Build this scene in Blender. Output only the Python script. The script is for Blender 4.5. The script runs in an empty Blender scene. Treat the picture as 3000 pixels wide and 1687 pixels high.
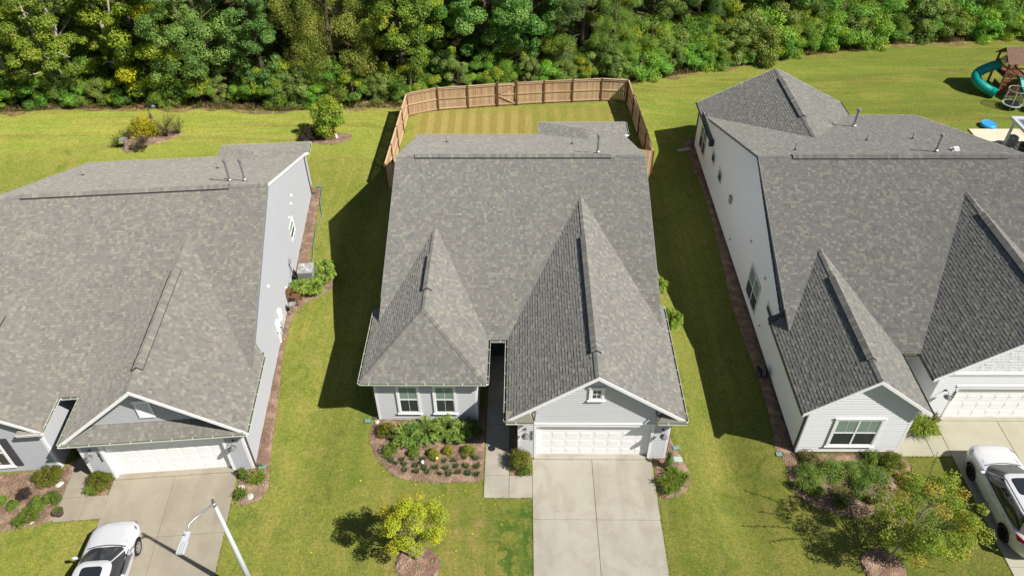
import bpy, bmesh, math, random
import numpy as np
from mathutils import Vector, Matrix
random.seed(7); np.random.seed(7)
S = bpy.context.scene
COL = S.collection
PI = math.pi
# ---------------------------------------------------------------- camera, sky, sun, exposure
cam_d = bpy.data.cameras.new("camera"); cam = bpy.data.objects.new("camera", cam_d); COL.objects.link(cam)
PITCH, ROLL, YAW = 0.7197, -0.0090, -0.0161
_F = Vector((math.sin(YAW)*math.cos(PITCH), math.cos(YAW)*math.cos(PITCH), -math.sin(PITCH)))
_r = Vector((math.cos(YAW), -math.sin(YAW), 0)); _u = _r.cross(_F)
_R = math.cos(ROLL)*_r + math.sin(ROLL)*_u; _U = -math.sin(ROLL)*_r + math.cos(ROLL)*_u
cam.matrix_world = Matrix(((_R.x, _U.x, -_F.x, -3.046), (_R.y, _U.y, -_F.y, -20.073), (_R.z, _U.z, -_F.z, 27.325), (0, 0, 0, 1)))
cam_d.lens = 36*2236.3/3000; cam_d.sensor_width = 36; cam_d.clip_end = 3000; cam_d.clip_start = .5
S.camera = cam
SUN = Vector((0.82, -0.42, 1.0)).normalized()          # towards the sun
W = bpy.data.worlds.new("World"); S.world = W; W.use_nodes = True
wn = W.node_tree; bg = wn.nodes["Background"]
sky = wn.nodes.new("ShaderNodeTexSky"); sky.sky_type = 'NISHITA'; sky.sun_disc = False
sky.sun_elevation = math.asin(SUN.z); sky.sun_rotation = math.atan2(SUN.x, SUN.y)
wn.links.new(sky.outputs[0], bg.inputs[0]); bg.inputs[1].default_value = 0.047
sd = bpy.data.lights.new("sun", 'SUN'); sd.energy = 4.9; sd.angle = math.radians(.53); sd.color = (1.0, .955, .88)
so = bpy.data.objects.new("sun", sd); COL.objects.link(so)
so.rotation_euler = SUN.to_track_quat('Z', 'Y').to_euler(); so.location = (30, -20, 40)
S.view_settings.view_transform = 'Standard'; S.view_settings.look = 'None'
S.view_settings.exposure = 0.66; S.view_settings.gamma = 1; S.view_settings.use_curve_mapping = False
S.cycles.max_bounces = 6; S.cycles.diffuse_bounces = 3; S.cycles.glossy_bounces = 2; S.cycles.transmission_bounces = 3
S.cycles.transparent_max_bounces = 6; S.cycles.use_denoising = True

# ---------------------------------------------------------------- materials
def srgb(*c): return tuple(((x/255)/12.92 if x/255 <= .04045 else ((x/255+.055)/1.055)**2.4) for x in c)
class NB:
    def __init__(s, name):
        s.m = bpy.data.materials.new(name); s.m.use_nodes = True; s.t = s.m.node_tree; s.n = s.t.nodes
        s.b = s.n["Principled BSDF"]; s.tc = None
    def add(s, typ, **kw):
        n = s.n.new(typ)
        for k, v in kw.items(): setattr(n, k, v)
        return n
    def link(s, a, b): s.t.links.new(a, b)
    def coord(s, scale=(1, 1, 1), kind='Object', rot=(0, 0, 0)):
        tc = s.add("ShaderNodeTexCoord"); mp = s.add("ShaderNodeMapping"); mp.inputs['Scale'].default_value = scale
        mp.inputs['Rotation'].default_value = rot
        s.link(tc.outputs[kind], mp.inputs[0]); return mp.outputs[0]
    def noise(s, vec, scale=5, detail=4, rough=.55, dist=0):
        n = s.add("ShaderNodeTexNoise"); n.inputs['Scale'].default_value = scale; n.inputs['Detail'].default_value = detail
        n.inputs['Roughness'].default_value = rough; n.inputs['Distortion'].default_value = dist; s.link(vec, n.inputs['Vector']); return n.outputs['Fac']
    def ramp(s, fac, a, b, ca=(0, 0, 0), cb=(1, 1, 1)):
        r = s.add("ShaderNodeValToRGB"); e = r.color_ramp.elements; e[0].position = a; e[1].position = b
        e[0].color = (*ca, 1); e[1].color = (*cb, 1); s.link(fac, r.inputs[0]); return r.outputs[0]
    def mix(s, fac, a, b, mode='MIX'):
        m = s.add("ShaderNodeMix", data_type='RGBA', blend_type=mode)
        for i, v in ((0, fac), (6, a), (7, b)):
            if hasattr(v, 'is_linked'): s.link(v, m.inputs[i])
            elif i == 0: m.inputs[0].default_value = v
            else: m.inputs[i].default_value = (*v, 1)
        return m.outputs[2]
    def math(s, op, a, b=0, clamp=False):
        m = s.add("ShaderNodeMath", operation=op); m.use_clamp = clamp
        for i, v in ((0, a), (1, b)):
            if hasattr(v, 'is_linked'): s.link(v, m.inputs[i])
            else: m.inputs[i].default_value = v
        return m.outputs[0]
    def bump(s, h, strength=.3, dist=.02):
        b = s.add("ShaderNodeBump"); b.inputs['Strength'].default_value = strength; b.inputs['Distance'].default_value = dist
        s.link(h, b.inputs['Height']); s.link(b.outputs[0], s.b.inputs['Normal'])
    def out(s, col, rough=.7, spec=.3, metal=0):
        if hasattr(col, 'is_linked'): s.link(col, s.b.inputs['Base Color'])
        else: s.b.inputs['Base Color'].default_value = (*col, 1)
        s.b.inputs['Roughness'].default_value = rough; s.b.inputs['Specular IOR Level'].default_value = spec; s.b.inputs['Metallic'].default_value = metal
        return s.m
def plain(name, col, rough=.6, spec=.3, metal=0, var=.12, scale=3.0, kind='Object'):
    n = NB(name); v = n.coord(kind=kind); f = n.noise(v, scale, 5)
    c2 = tuple(max(0, x*(1-var*2)) for x in col)
    c3 = tuple(min(1, x*(1+var)) for x in col)
    return n.out(n.mix(f, c2, c3), rough, spec, metal)
def attr_mat(name, rough=.8, spec=.15, noise=0, trans=0, objvar=0):
    n = NB(name); a = n.add("ShaderNodeAttribute", attribute_name='Col'); c = a.outputs['Color']
    if noise:
        f = n.noise(n.coord(kind='Object'), 70, 4, .7); c = n.mix(noise, c, n.ramp(f, .3, .7, (.25, .25, .25), (.8, .8, .8)), 'OVERLAY')
    if name == 'asphalt_shingle':
        v2 = n.coord(scale=(1, .35, 1)); c = n.mix(n.math('MULTIPLY', n.ramp(n.noise(v2, .7, 5, .6, .5), .42, .66), .13), c, (.125, .122, .11))
        c = n.mix(n.math('MULTIPLY', n.ramp(n.noise(v2, .31, 3, .6), .5, .7), .10), c, (.24, .23, .20))
    if objvar:
        oi = n.add("ShaderNodeObjectInfo"); hv = n.add("ShaderNodeHueSaturation")
        n.link(n.math('ADD', n.math('MULTIPLY', oi.outputs['Random'], objvar), 1-objvar/2), hv.inputs['Value'])
        n.link(n.math('ADD', n.math('MULTIPLY', oi.outputs['Random'], .05), .475), hv.inputs['Hue'])
        n.link(c, hv.inputs['Color']); c = hv.outputs[0]
    n.out(c, rough, spec)
    if trans:
        tr = n.add("ShaderNodeBsdfTranslucent"); mx = n.add("ShaderNodeMixShader"); mx.inputs[0].default_value = trans
        hv2 = n.add("ShaderNodeHueSaturation"); hv2.inputs['Value'].default_value = 1.5; hv2.inputs['Saturation'].default_value = 1.15
        n.link(c, hv2.inputs['Color']); n.link(hv2.outputs[0], tr.inputs[0])
        n.link(n.b.outputs[0], mx.inputs[1]); n.link(tr.outputs[0], mx.inputs[2]); n.link(mx.outputs[0], n.n["Material Output"].inputs[0])
    return n.m

def mat_grass():
    n = NB("grass"); v = n.coord()
    sx = n.add("ShaderNodeSeparateXYZ"); n.link(n.coord(), sx.inputs[0]); X, Y = sx.outputs[0], sx.outputs[1]
    big = n.noise(v, .28, 5, .6, .6); mid = n.noise(v, 1.3, 5, .62, .4); fine = n.noise(v, 16, 4, .75)
    vf = n.noise(v, 46, 3, .8)
    c = n.mix(n.ramp(big, .38, .62), (.142, .166, .030), (.196, .194, .047))
    c = n.mix(n.ramp(mid, .45, .75), c, (.215, .192, .06))
    c = n.mix(n.math('MULTIPLY', n.ramp(n.noise(v, .8, 4, .6, .8), .56, .68), .5), c, (.066, .115, .02))
    # drier ground in front, near the street
    def box(x0, x1, y0, y1, s=1.0):
        def sm(a, p, q):
            m = n.add("ShaderNodeMapRange"); m.interpolation_type = 'SMOOTHSTEP'; n.link(a, m.inputs[0]); m.inputs[1].default_value = min(p, q); m.inputs[2].default_value = max(p, q)
            if p > q: m.inputs[3].default_value = 1; m.inputs[4].default_value = 0
            return m.outputs[0]
        a = n.math('MULTIPLY', sm(X, x0-s, x0+s), sm(X, x1+s, x1-s)); b = n.math('MULTIPLY', sm(Y, y0-s, y0+s), sm(Y, y1+s, y1-s))
        return n.math('MULTIPLY', a, b)
    dry = n.math('MULTIPLY', box(-9, -3.6, -9, -2.6, 1.0), n.ramp(n.noise(v, 1.1, 5, .65, .5), .4, .62))
    c = n.mix(n.math('MULTIPLY', dry, .6), c, (.27, .20, .085))
    # deep green clover patches beside the driveway
    g = n.math('MULTIPLY', box(-4.1, -3.0, -6.5, -2.6, .8), n.ramp(n.noise(v, 1.9, 4, .6, .5), .46, .53))
    g2 = n.math('MULTIPLY', box(-3.1, -2.3, -6.5, -2.3, .35), n.ramp(n.noise(v, 2.3, 4, .6, .6), .44, .5))
    c = n.mix(n.math('MULTIPLY', n.math('MAXIMUM', g, g2), .85), c, (.035, .095, .015))
    edge = n.math('MULTIPLY', box(-10.6, -9.9, -1.5, 4, .5), .5)
    c = n.mix(edge, c, (.075, .125, .02))
    # fenced yard: sod strips, brown towards its left end
    wv = n.add("ShaderNodeTexWave"); wv.wave_type = 'BANDS'; wv.bands_direction = 'X'; wv.wave_profile = 'SIN'
    wv.inputs['Scale'].default_value = .31; wv.inputs['Distortion'].default_value = .9; wv.inputs['Detail'].default_value = 2; wv.inputs['Detail Scale'].default_value = .6
    n.link(v, wv.inputs[0])
    yard = box(-10.8, 4.6, 22.4, 31.6, .35)
    stripes = n.ramp(wv.outputs['Fac'], .3, .75)
    brown = n.math('MULTIPLY', box(-10.3, -2.4, 23.0, 30.6, .6), n.math('ADD', n.math('MULTIPLY', mid, .35), .6), clamp=True)
    c = n.mix(n.math('MULTIPLY', yard, n.math('ADD', n.math('MULTIPLY', stripes, .4), .25)), c, (.27, .225, .07))
    c = n.mix(n.math('MULTIPLY', brown, .8), c, n.mix(stripes, (.24, .175, .06), (.31, .235, .10)))
    bare = n.math('MULTIPLY', box(-10.6, -9.3, 24.3, 25.8, .5), n.ramp(n.noise(v, 1.6, 4), .42, .6))
    c = n.mix(n.math('MULTIPLY', bare, .8), c, (.42, .34, .22))
    # mowing bands on the open lawns behind
    vm = n.coord(scale=(.10, .9, 1), rot=(0, 0, -.22)); mow = n.noise(vm, 1.2, 3, .5, .3)
    back = n.math('MULTIPLY', box(-60, 60, 25, 60, 3), n.math('SUBTRACT', 1.0, yard))
    vt = n.coord(scale=(1.5, .09, 1), rot=(0, 0, .03)); trk = n.noise(vt, 1.1, 3, .5, .15); front = box(-40, 40, -20, 24, 3)
    c = n.mix(n.math('MULTIPLY', front, n.math('MULTIPLY', n.ramp(trk, .50, .62), .28)), c, (.225, .215, .06))
    c = n.mix(n.math('MULTIPLY', front, n.math('MULTIPLY', n.ramp(trk, .48, .38), .25)), c, (.085, .13, .02))
    c = n.mix(n.math('MULTIPLY', back, n.math('MULTIPLY', n.ramp(mow, .38, .6), .75)), c, (.275, .285, .062))
    c = n.mix(n.math('MULTIPLY', back, n.math('MULTIPLY', n.ramp(mow, .55, .40), .6)), c, (.135, .19, .030))
    # broad curved mowing bands
    vb = n.coord(scale=(.05, .22, 1), rot=(0, 0, .55)); bd = n.noise(vb, 1.5, 2, .4, .9)
    c = n.mix(n.math('MULTIPLY', box(6, 60, 22, 60, 3), n.math('MULTIPLY', n.ramp(bd, .5, .54), .45)), c, (.115, .175, .026))
    # right swale: greener
    gg = n.math('MULTIPLY', box(14.5, 19.5, 27, 36, 1.6), .45); c = n.mix(gg, c, (.06, .11, .018))
    cl = n.noise(v, 6.5, 5, .75); c = n.mix(.5, c, n.ramp(cl, .35, .66, (.27, .3, .24), (.74, .71, .7)), 'OVERLAY')
    c = n.mix(n.math('MULTIPLY', n.ramp(n.noise(v, 11, 3, .7), .63, .68), .6), c, (.05, .07, .012))
    c = n.mix(.6, c, n.ramp(fine, .32, .68, (.25, .25, .22), (.76, .75, .72)), 'OVERLAY')
    c = n.mix(.65, c, n.ramp(vf, .34, .68, (.16, .18, .14), (.82, .81, .76)), 'OVERLAY')
    h = n.math('ADD', n.math('MULTIPLY', fine, .5), n.math('MULTIPLY', vf, .5)); n.bump(h, .9, .05)
    n.b.inputs['Diffuse Roughness'].default_value = .9
    return n.out(c, .9, .1)
def mat_mulch(name, a, b):
    n = NB(name); v = n.coord()
    vo = n.add("ShaderNodeTexVoronoi"); vo.inputs['Scale'].default_value = 22; n.link(v, vo.inputs[0])
    f = n.noise(v, 26, 5, .8); c = n.mix(n.ramp(f, .3, .7), a, b)
    c = n.mix(.4, c, vo.outputs['Color'], 'SOFT_LIGHT')
    c = n.mix(n.ramp(n.noise(v, 2.2, 4), .45, .8), c, tuple(x*1.35 for x in b))
    n.bump(vo.outputs['Distance'], 1.0, .04)
    return n.out(c, .95, .05)
def mat_concrete(name, base, stain, amt=.5):
    n = NB(name); v = n.coord(); vs = n.coord(scale=(1, .28, 1))
    c = n.mix(n.ramp(n.noise(v, .55, 5, .6, .4), .4, .66), base, tuple(x*.88 for x in base))
    c = n.mix(n.math('MULTIPLY', n.ramp(n.noise(v, 1.1, 5, .62, .8), .48, .7), amt), c, stain)
    c = n.mix(n.math('MULTIPLY', n.ramp(n.noise(v, 3.4, 4, .6), .6, .72), .25), c, tuple(min(1, x*1.2) for x in base))
    c = n.mix(n.math('MULTIPLY', n.ramp(n.noise(v, 60, 3, .7), .3, .7), .12), c, tuple(x*.6 for x in base))
    c = n.mix(n.math('MULTIPLY', n.ramp(n.noise(vs, 1.3, 4, .6, .3), .5, .68), amt*.7), c, tuple(x*.92 for x in stain))
    c = n.mix(n.math('MULTIPLY', n.ramp(n.noise(v, 2.1, 2, .5), .70, .76), .35), c, tuple(x*.7 for x in stain))
    n.bump(n.noise(v, 90, 3), .12, .01)
    return n.out(c, .85, .2)
M = {}
M['grass'] = mat_grass()
M['mulch'] = mat_mulch("mulch", (.10, .062, .042), (.31, .215, .155))
M['litter'] = mat_mulch("leaf_litter", (.02, .016, .008), (.10, .07, .035))
M['straw'] = mat_mulch("edge_straw", (.06, .055, .02), (.25, .19, .08))
M['conc_c'] = mat_concrete("concrete_centre", (.345, .322, .268), (.25, .218, .17), .6)
M['conc_l'] = mat_concrete("concrete_left", (.30, .268, .208), (.225, .19, .145), .5)
M['conc_r'] = mat_concrete("concrete_right", (.36, .34, .262), (.31, .29, .222), .3)
M['porch'] = mat_concrete("porch_concrete", (.36, .33, .28), (.28, .25, .21), .5)
M['found'] = mat_concrete("foundation", (.40, .39, .36), (.28, .27, .25), .4)
M['white'] = plain("white_trim", (.80, .80, .80), .45, .4, var=.03)
M['white_b'] = plain("white_siding", (.70, .705, .72), .55, .3, var=.025, scale=1.2)
M['siding_c'] = plain("pale_grey_siding", (.52, .525, .54), .55, .3, var=.025, scale=1.2)
M['siding_l'] = plain("grey_siding", (.38, .39, .415), .55, .3, var=.025, scale=1.2)
M['door'] = plain("garage_door_paint", (.80, .80, .795), .5, .4, var=.02)
M['deck'] = plain("roof_underlay", (.07, .07, .072), .9, .1)
M['dark'] = plain("dark_metal", (.03, .03, .032), .5, .4)
M['bronze'] = plain("dark_bronze", (.075, .072, .07), .45, .5)
M['galv'] = plain("galvanised_steel", (.42, .43, .45), .42, .5, metal=.6, var=.2, scale=9)
M['pvc'] = plain("grey_pvc", (.30, .33, .37), .5, .4)
M['gutter_in'] = plain("gutter_debris", (.22, .25, .13), .8, .1, var=.3)
M['green_plastic'] = plain("green_plastic", (.15, .27, .22), .5, .3)
M['shutter'] = plain("dark_shutter", (.06, .063, .07), .5, .3)
M['blind'] = plain("window_blind", (.40, .47, .42), .7, .2, var=.05)
M['room'] = plain("dark_room", (.085, .09, .09), .8, .1)
M['bark'] = plain("bark", (.11, .085, .06), .9, .1, var=.3, scale=8)
M['pale_bark'] = plain("pale_bark", (.36, .32, .26), .9, .1, var=.3, scale=8)
M['black'] = plain("black_rubber", (.014, .014, .015), .6, .3)
M['stone'] = plain("pale_stone", (.5, .48, .44), .8, .2, var=.2)
M['shingle'] = attr_mat("asphalt_shingle", .92, .06, noise=.35); M['shingle'].node_tree.nodes['Principled BSDF'].inputs['Diffuse Roughness'].default_value = 1.0
M['leaf'] = attr_mat("leaf", .55, .3, trans=.28, objvar=.22)
M['leafs'] = attr_mat("leaf_small", .6, .22, trans=.25)
def mat_wood():
    n = NB("weathered_fence_wood"); v = n.coord(scale=(18, 18, 1.2)); f = n.noise(v, 1.6, 5, .7)
    oi = n.add("ShaderNodeObjectInfo"); r = oi.outputs['Random']
    c = n.mix(r, (.44, .29, .16), (.68, .50, .33)); c = n.mix(n.ramp(f, .35, .75), c, (.30, .18, .10))
    c = n.mix(n.math('MULTIPLY', n.ramp(n.noise(n.coord(), 1.3, 3), .5, .7), .3), c, (.5, .42, .33))
    return n.out(c, .85, .12)
M['wood'] = mat_wood()
M['post'] = plain("brown_post_wood", (.16, .085, .04), .85, .12, var=.3, scale=6)
def mat_glass():
    n = NB("window_glass"); tr = n.add("ShaderNodeBsdfTransparent"); gl = n.add("ShaderNodeBsdfGlossy"); gl.inputs['Roughness'].default_value = .03
    tr.inputs[0].default_value = (.82, .86, .85, 1); lw = n.add("ShaderNodeLayerWeight"); lw.inputs[0].default_value = .5; fr = n.math('MULTIPLY', n.math('POWER', lw.outputs['Facing'], 4.0), .8)
    mx = n.add("ShaderNodeMixShader"); n.link(n.math('ADD', fr, .07), mx.inputs[0]); n.link(tr.outputs[0], mx.inputs[1]); n.link(gl.outputs[0], mx.inputs[2])
    n.link(mx.outputs[0], n.n["Material Output"].inputs[0]); return n.m
M['glass'] = mat_glass()
M['car_white'] = NB("white_car_paint").out((.50, .505, .52), .16, .6)
M['car_white'].node_tree.nodes["Principled BSDF"].inputs['Coat Weight'].default_value = .6
M['car_silver'] = NB("car_sill_grey").out((.35, .36, .38), .3, .5)
M['car_glass'] = NB("car_glass").out((.018, .021, .024), .05, .8)
M['car_glass_l'] = NB("car_glass_pale").out((.035, .038, .042), .08, .6)
M['rim'] = NB("alloy_rim").out((.55, .56, .58), .25, .5, .8)
M['rim_b'] = NB("black_rim").out((.012, .012, .013), .3, .5)
M['red'] = NB("red_lens").out((.45, .01, .015), .15, .6)
M['lens'] = NB("clear_lens").out((.13, .12, .13), .1, .7)
M['teal'] = plain("teal_plastic", (.0, .235, .20), .28, .5, var=.08)
M['cedar'] = plain("brown_playset_wood", (.19, .085, .045), .8, .15, var=.3, scale=5)
M['roofwood'] = plain("playset_roof_wood", (.155, .095, .065), .8, .15, var=.25, scale=5)
M['pool'] = plain("blue_pool_plastic", (.03, .28, .66), .4, .4, var=.06)
M['patio'] = mat_concrete("patio_concrete", (.62, .53, .40), (.55, .47, .35), .3)
M['bluegrey'] = plain("blue_grey_metal_roof", (.13, .17, .22), .35, .5, var=.06)
M['cover'] = plain("grey_fabric_cover", (.24, .24, .25), .8, .15, var=.12)
M['birdstone'] = plain('birdbath_stone', (.17, .18, .19), .7, .2)
M['lamp_grey'] = plain("light_grey_paint", (.46, .49, .52), .4, .5, var=.05, scale=6)
M['netting'] = None
M['pot'] = plain("brown_planter", (.11, .075, .06), .6, .3)
M['ac'] = plain("grey_condenser_case", (.34, .34, .335), .5, .4, var=.06)

# ---------------------------------------------------------------- mesh helpers
class MB:
    def __init__(s): s.v = []; s.f = []; s.mi = []; s.c = []
    def poly(s, pts, mi=0, col=None):
        b = len(s.v); s.v += [tuple(p) for p in pts]; s.f.append(tuple(range(b, b+len(pts)))); s.mi.append(mi); s.c.append(col)
    def box(s, x0, y0, z0, x1, y1, z1, mi=0, M_=None, col=None):
        P = [(x0, y0, z0), (x1, y0, z0), (x1, y1, z0), (x0, y1, z0), (x0, y0, z1), (x1, y0, z1), (x1, y1, z1), (x0, y1, z1)]
        if M_ is not None: P = [tuple(M_ @ Vector(p)) for p in P]
        b = len(s.v); s.v += P
        for f in ((0, 3, 2, 1), (4, 5, 6, 7), (0, 1, 5, 4), (1, 2, 6, 5), (2, 3, 7, 6), (3, 0, 4, 7)):
            s.f.append(tuple(b+i for i in f)); s.mi.append(mi); s.c.append(col)
    def bar(s, p, q, w, h, mi=0, up=(0, 0, 1)):
        p, q = Vector(p), Vector(q); d = (q-p); L = d.length; d.normalize(); up = Vector(up)
        if abs(d.dot(up)) > .98: up = Vector((1, 0, 0))
        r = d.cross(up).normalized(); u = r.cross(d)
        M_ = Matrix(((r.x, d.x, u.x, p.x), (r.y, d.y, u.y, p.y), (r.z, d.z, u.z, p.z), (0, 0, 0, 1)))
        s.box(-w/2, 0, -h/2, w/2, L, h/2, mi, M_)
    def tube(s, pts, rad, n=8, mi=0, cap=True, col=None):
        pts = [Vector(p) for p in pts]; rad = rad if hasattr(rad, '__len__') else [rad]*len(pts); rings = []
        pr = None
        for i, p in enumerate(pts):
            d = (pts[min(i+1, len(pts)-1)]-pts[max(i-1, 0)])
            d = d.normalized() if d.length > 1e-6 else Vector((0, 0, 1))
            if pr is None: r = d.cross(Vector((0, 0, 1)) if abs(d.z) < .95 else Vector((1, 0, 0))).normalized()
            else: r = (pr - d*pr.dot(d)).normalized()
            pr = r; u = d.cross(r); b = len(s.v)
            for k in range(n):
                a = 2*PI*k/n; s.v.append(tuple(p + (r*math.cos(a)+u*math.sin(a))*rad[i]))
            rings.append(b)
        for i in range(len(rings)-1):
            for k in range(n):
                k2 = (k+1) % n; s.f.append((rings[i]+k, rings[i]+k2, rings[i+1]+k2, rings[i+1]+k)); s.mi.append(mi); s.c.append(col)
        if cap:
            s.f.append(tuple(rings[0]+k for k in reversed(range(n)))); s.mi.append(mi); s.c.append(col)
            s.f.append(tuple(rings[-1]+k for k in range(n))); s.mi.append(mi); s.c.append(col)
    def lathe(s, prof, c=(0, 0, 0), n=20, mi=0, axis='z'):
        rings = []
        for r, z in prof:
            b = len(s.v); rings.append(b)
            for k in range(n):
                a = 2*PI*k/n; x, y = r*math.cos(a), r*math.sin(a)
                s.v.append((c[0]+x, c[1]+y, c[2]+z) if axis == 'z' else ((c[0]+z, c[1]+x, c[2]+y) if axis == 'x' else (c[0]+x, c[1]+z, c[2]+y)))
        for i in range(len(rings)-1):
            for k in range(n):
                k2 = (k+1) % n; s.f.append((rings[i]+k, rings[i]+k2, rings[i+1]+k2, rings[i+1]+k)); s.mi.append(mi); s.c.append(None)
    def mesh(s, name, mats, smooth=False):
        me = bpy.data.meshes.new(name); me.from_pydata(s.v, [], s.f)
        for m in (mats if isinstance(mats, (list, tuple)) else [mats]): me.materials.append(m)
        if any(s.mi): me.polygons.foreach_set('material_index', s.mi)
        if any(c is not None for c in s.c):
            ca = me.color_attributes.new('Col', 'FLOAT_COLOR', 'CORNER'); arr = []
            for f, c in zip(s.f, s.c): arr += [*(c or (.5, .5, .5)), 1.0]*len(f)
            ca.data.foreach_set('color', arr)
        if smooth: me.polygons.foreach_set('use_smooth', [True]*len(s.f))
        me.update(); return me
    def build(s, name, mats, parent=None, smooth=False, fix=False):
        me = s.mesh(name, mats, smooth)
        if fix:
            bm = bmesh.new(); bm.from_mesh(me); bmesh.ops.remove_doubles(bm, verts=bm.verts, dist=1e-5); bmesh.ops.recalc_face_normals(bm, faces=bm.faces); bm.to_mesh(me); bm.free()
        return link(name, me, parent)
def link(name, me, parent=None, loc=None):
    o = bpy.data.objects.new(name, me); COL.objects.link(o)
    if parent is not None: o.parent = parent
    if loc is not None: o.location = loc
    return o
def thing(name, label, cat, loc=(0, 0, 0), rz=0, group=None):
    o = bpy.data.objects.new(name, None); COL.objects.link(o); o.location = loc; o.rotation_euler = (0, 0, rz)
    return tag(o, label, cat, group)
def tag(o, label, cat, group=None):
    o['label'] = label; o['category'] = cat
    if group: o['group'] = group
    return o
def struct(o): o['kind'] = 'structure'; return o
def stuff(o): o['kind'] = 'stuff'; return o
ORD = ['first', 'second', 'third', 'fourth', 'fifth', 'sixth', 'seventh', 'eighth', 'ninth', 'tenth', 'eleventh', 'twelfth', 'thirteenth', 'fourteenth', 'fifteenth', 'sixteenth', 'seventeenth', 'eighteenth', 'nineteenth', 'twentieth']
def np_mesh(name, V, quads, mat, col=None, smooth=False):
    me = bpy.data.meshes.new(name); n = len(V); m = len(quads)
    me.vertices.add(n); me.vertices.foreach_set('co', V.astype(np.float32).ravel())
    me.loops.add(m*4); me.loops.foreach_set('vertex_index', quads.astype(np.int32).ravel())
    me.polygons.add(m); me.polygons.foreach_set('loop_start', np.arange(0, m*4, 4, dtype=np.int32)); me.polygons.foreach_set('loop_total', np.full(m, 4, dtype=np.int32))
    me.materials.append(mat)
    if col is not None:
        ca = me.color_attributes.new('Col', 'FLOAT_COLOR', 'POINT'); ca.data.foreach_set('color', np.concatenate([col, np.ones((n, 1))], 1).astype(np.float32).ravel())
    if smooth: me.polygons.foreach_set('use_smooth', np.ones(m, dtype=bool))
    me.update(calc_edges=True); return me
def unit(a): return a/np.maximum(np.linalg.norm(a, axis=1, keepdims=True), 1e-9)
def leaf_mesh(name, C, D, Nn, L, Wd, col, mat):
    """one rhombic leaf per centre C, along D, facing Nn"""
    D = unit(D); Sd = unit(np.cross(D, Nn)); L = np.asarray(L).reshape(-1, 1); Wd = np.asarray(Wd).reshape(-1, 1)
    V = np.stack([C-D*L/2, C+Sd*Wd/2-D*L*.08, C+D*L/2, C-Sd*Wd/2-D*L*.08], 1).reshape(-1, 3)
    return np_mesh(name, V, np.arange(len(V)).reshape(-1, 4), mat, np.repeat(col, 4, 0))
def clump_leaves(centres, radii, n, size, flat=.75, cols=None, rng=None, up=.5, droop=0, jit=.3):
    """leaves on the shells of clumps"""
    rng = rng or np.random; K = len(centres); w = radii**2; idx = rng.choice(K, n, p=w/w.sum())
    d = unit(rng.normal(size=(n, 3))); r = radii[idx]*(.45+.6*rng.random(n)**.6)
    off = d*r[:, None]; off[:, 2] *= flat; C = centres[idx]+off
    C[:, 2] -= droop*r*rng.random(n)
    Nn = unit(d + np.array([0, 0, up]) + rng.normal(size=(n, 3))*.45)
    D = rng.normal(size=(n, 3)); D[:, 2] -= droop*2.2; D = unit(D - Nn*(D*Nn).sum(1, keepdims=True)*(1 if droop == 0 else .3))
    L = size*(.7+.6*rng.random(n)); ccl = cols[rng.randint(0, len(cols), K)] if cols is not None else None
    lc = ccl[idx]*(1-jit) + cols[rng.randint(0, len(cols), n)]*jit; lc = lc*(.8+.4*rng.random((n, 1)))
    return C, D, Nn, L, lc
def ss(a, b, t):
    t = min(max((t-a)/(b-a), 0), 1); return t*t*(3-2*t)
def H(x, y):
    fl = -0.45*ss(3.6, 8.6, x)+0.11*ss(0, 1, (-9.8-x)/4.4)
    z = fl-0.62*math.exp(-((x-6.0)/1.25)**2)*ss(-6, -1, y)*(1-ss(19, 26, y))
    z -= 0.34*math.exp(-((x+12.3)/1.1)**2)*ss(-5, 0, y)
    return z

# ================================================================ SETTING: ground, paving, beds
def build_ground():
    xs = sorted(set([round(x, 3) for x in np.arange(-16, 12.01, .28)] + [round(x, 3) for x in np.arange(-90, -16, 2.5)] + [round(x, 3) for x in np.arange(12.5, 90, 2.5)] + [-600, -300, 300, 600]))
    ys = sorted(set([round(y, 3) for y in np.arange(-12, 34.01, .5)] + [round(y, 3) for y in np.arange(34, 130, 4)] + [-60, -30, -20, -15, 300, 900]))
    nx, ny = len(xs), len(ys)
    V = np.array([(x, y, H(x, y)) for y in ys for x in xs])
    i = np.arange((nx-1)*(ny-1)); r, c = i//(nx-1), i % (nx-1); a = r*nx+c
    me = np_mesh("ground", V, np.stack([a, a+1, a+1+nx, a+nx], 1), M['grass'], smooth=True)
    return struct(link("ground", me))
build_ground()
def smooth_loop(pts, per=6):
    n = len(pts); out = []
    for i in range(n):
        p0, p1, p2, p3 = [Vector((*pts[(i+k-1) % n][:2], 0)) for k in range(4)]
        sharp = len(pts[i]) > 2; sharp2 = len(pts[(i+1) % n]) > 2
        m1 = (p2-p0)*.5 if not sharp else (p2-p1)*.6; m2 = (p3-p1)*.5 if not sharp2 else (p2-p1)*.6
        for k in range(per):
            t = k/per; h = lambda a: a
            out.append(p1*(2*t**3-3*t**2+1)+m1*(t**3-2*t**2+t)+p2*(-2*t**3+3*t**2)+m2*(t**3-t**2))
    return out
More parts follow.
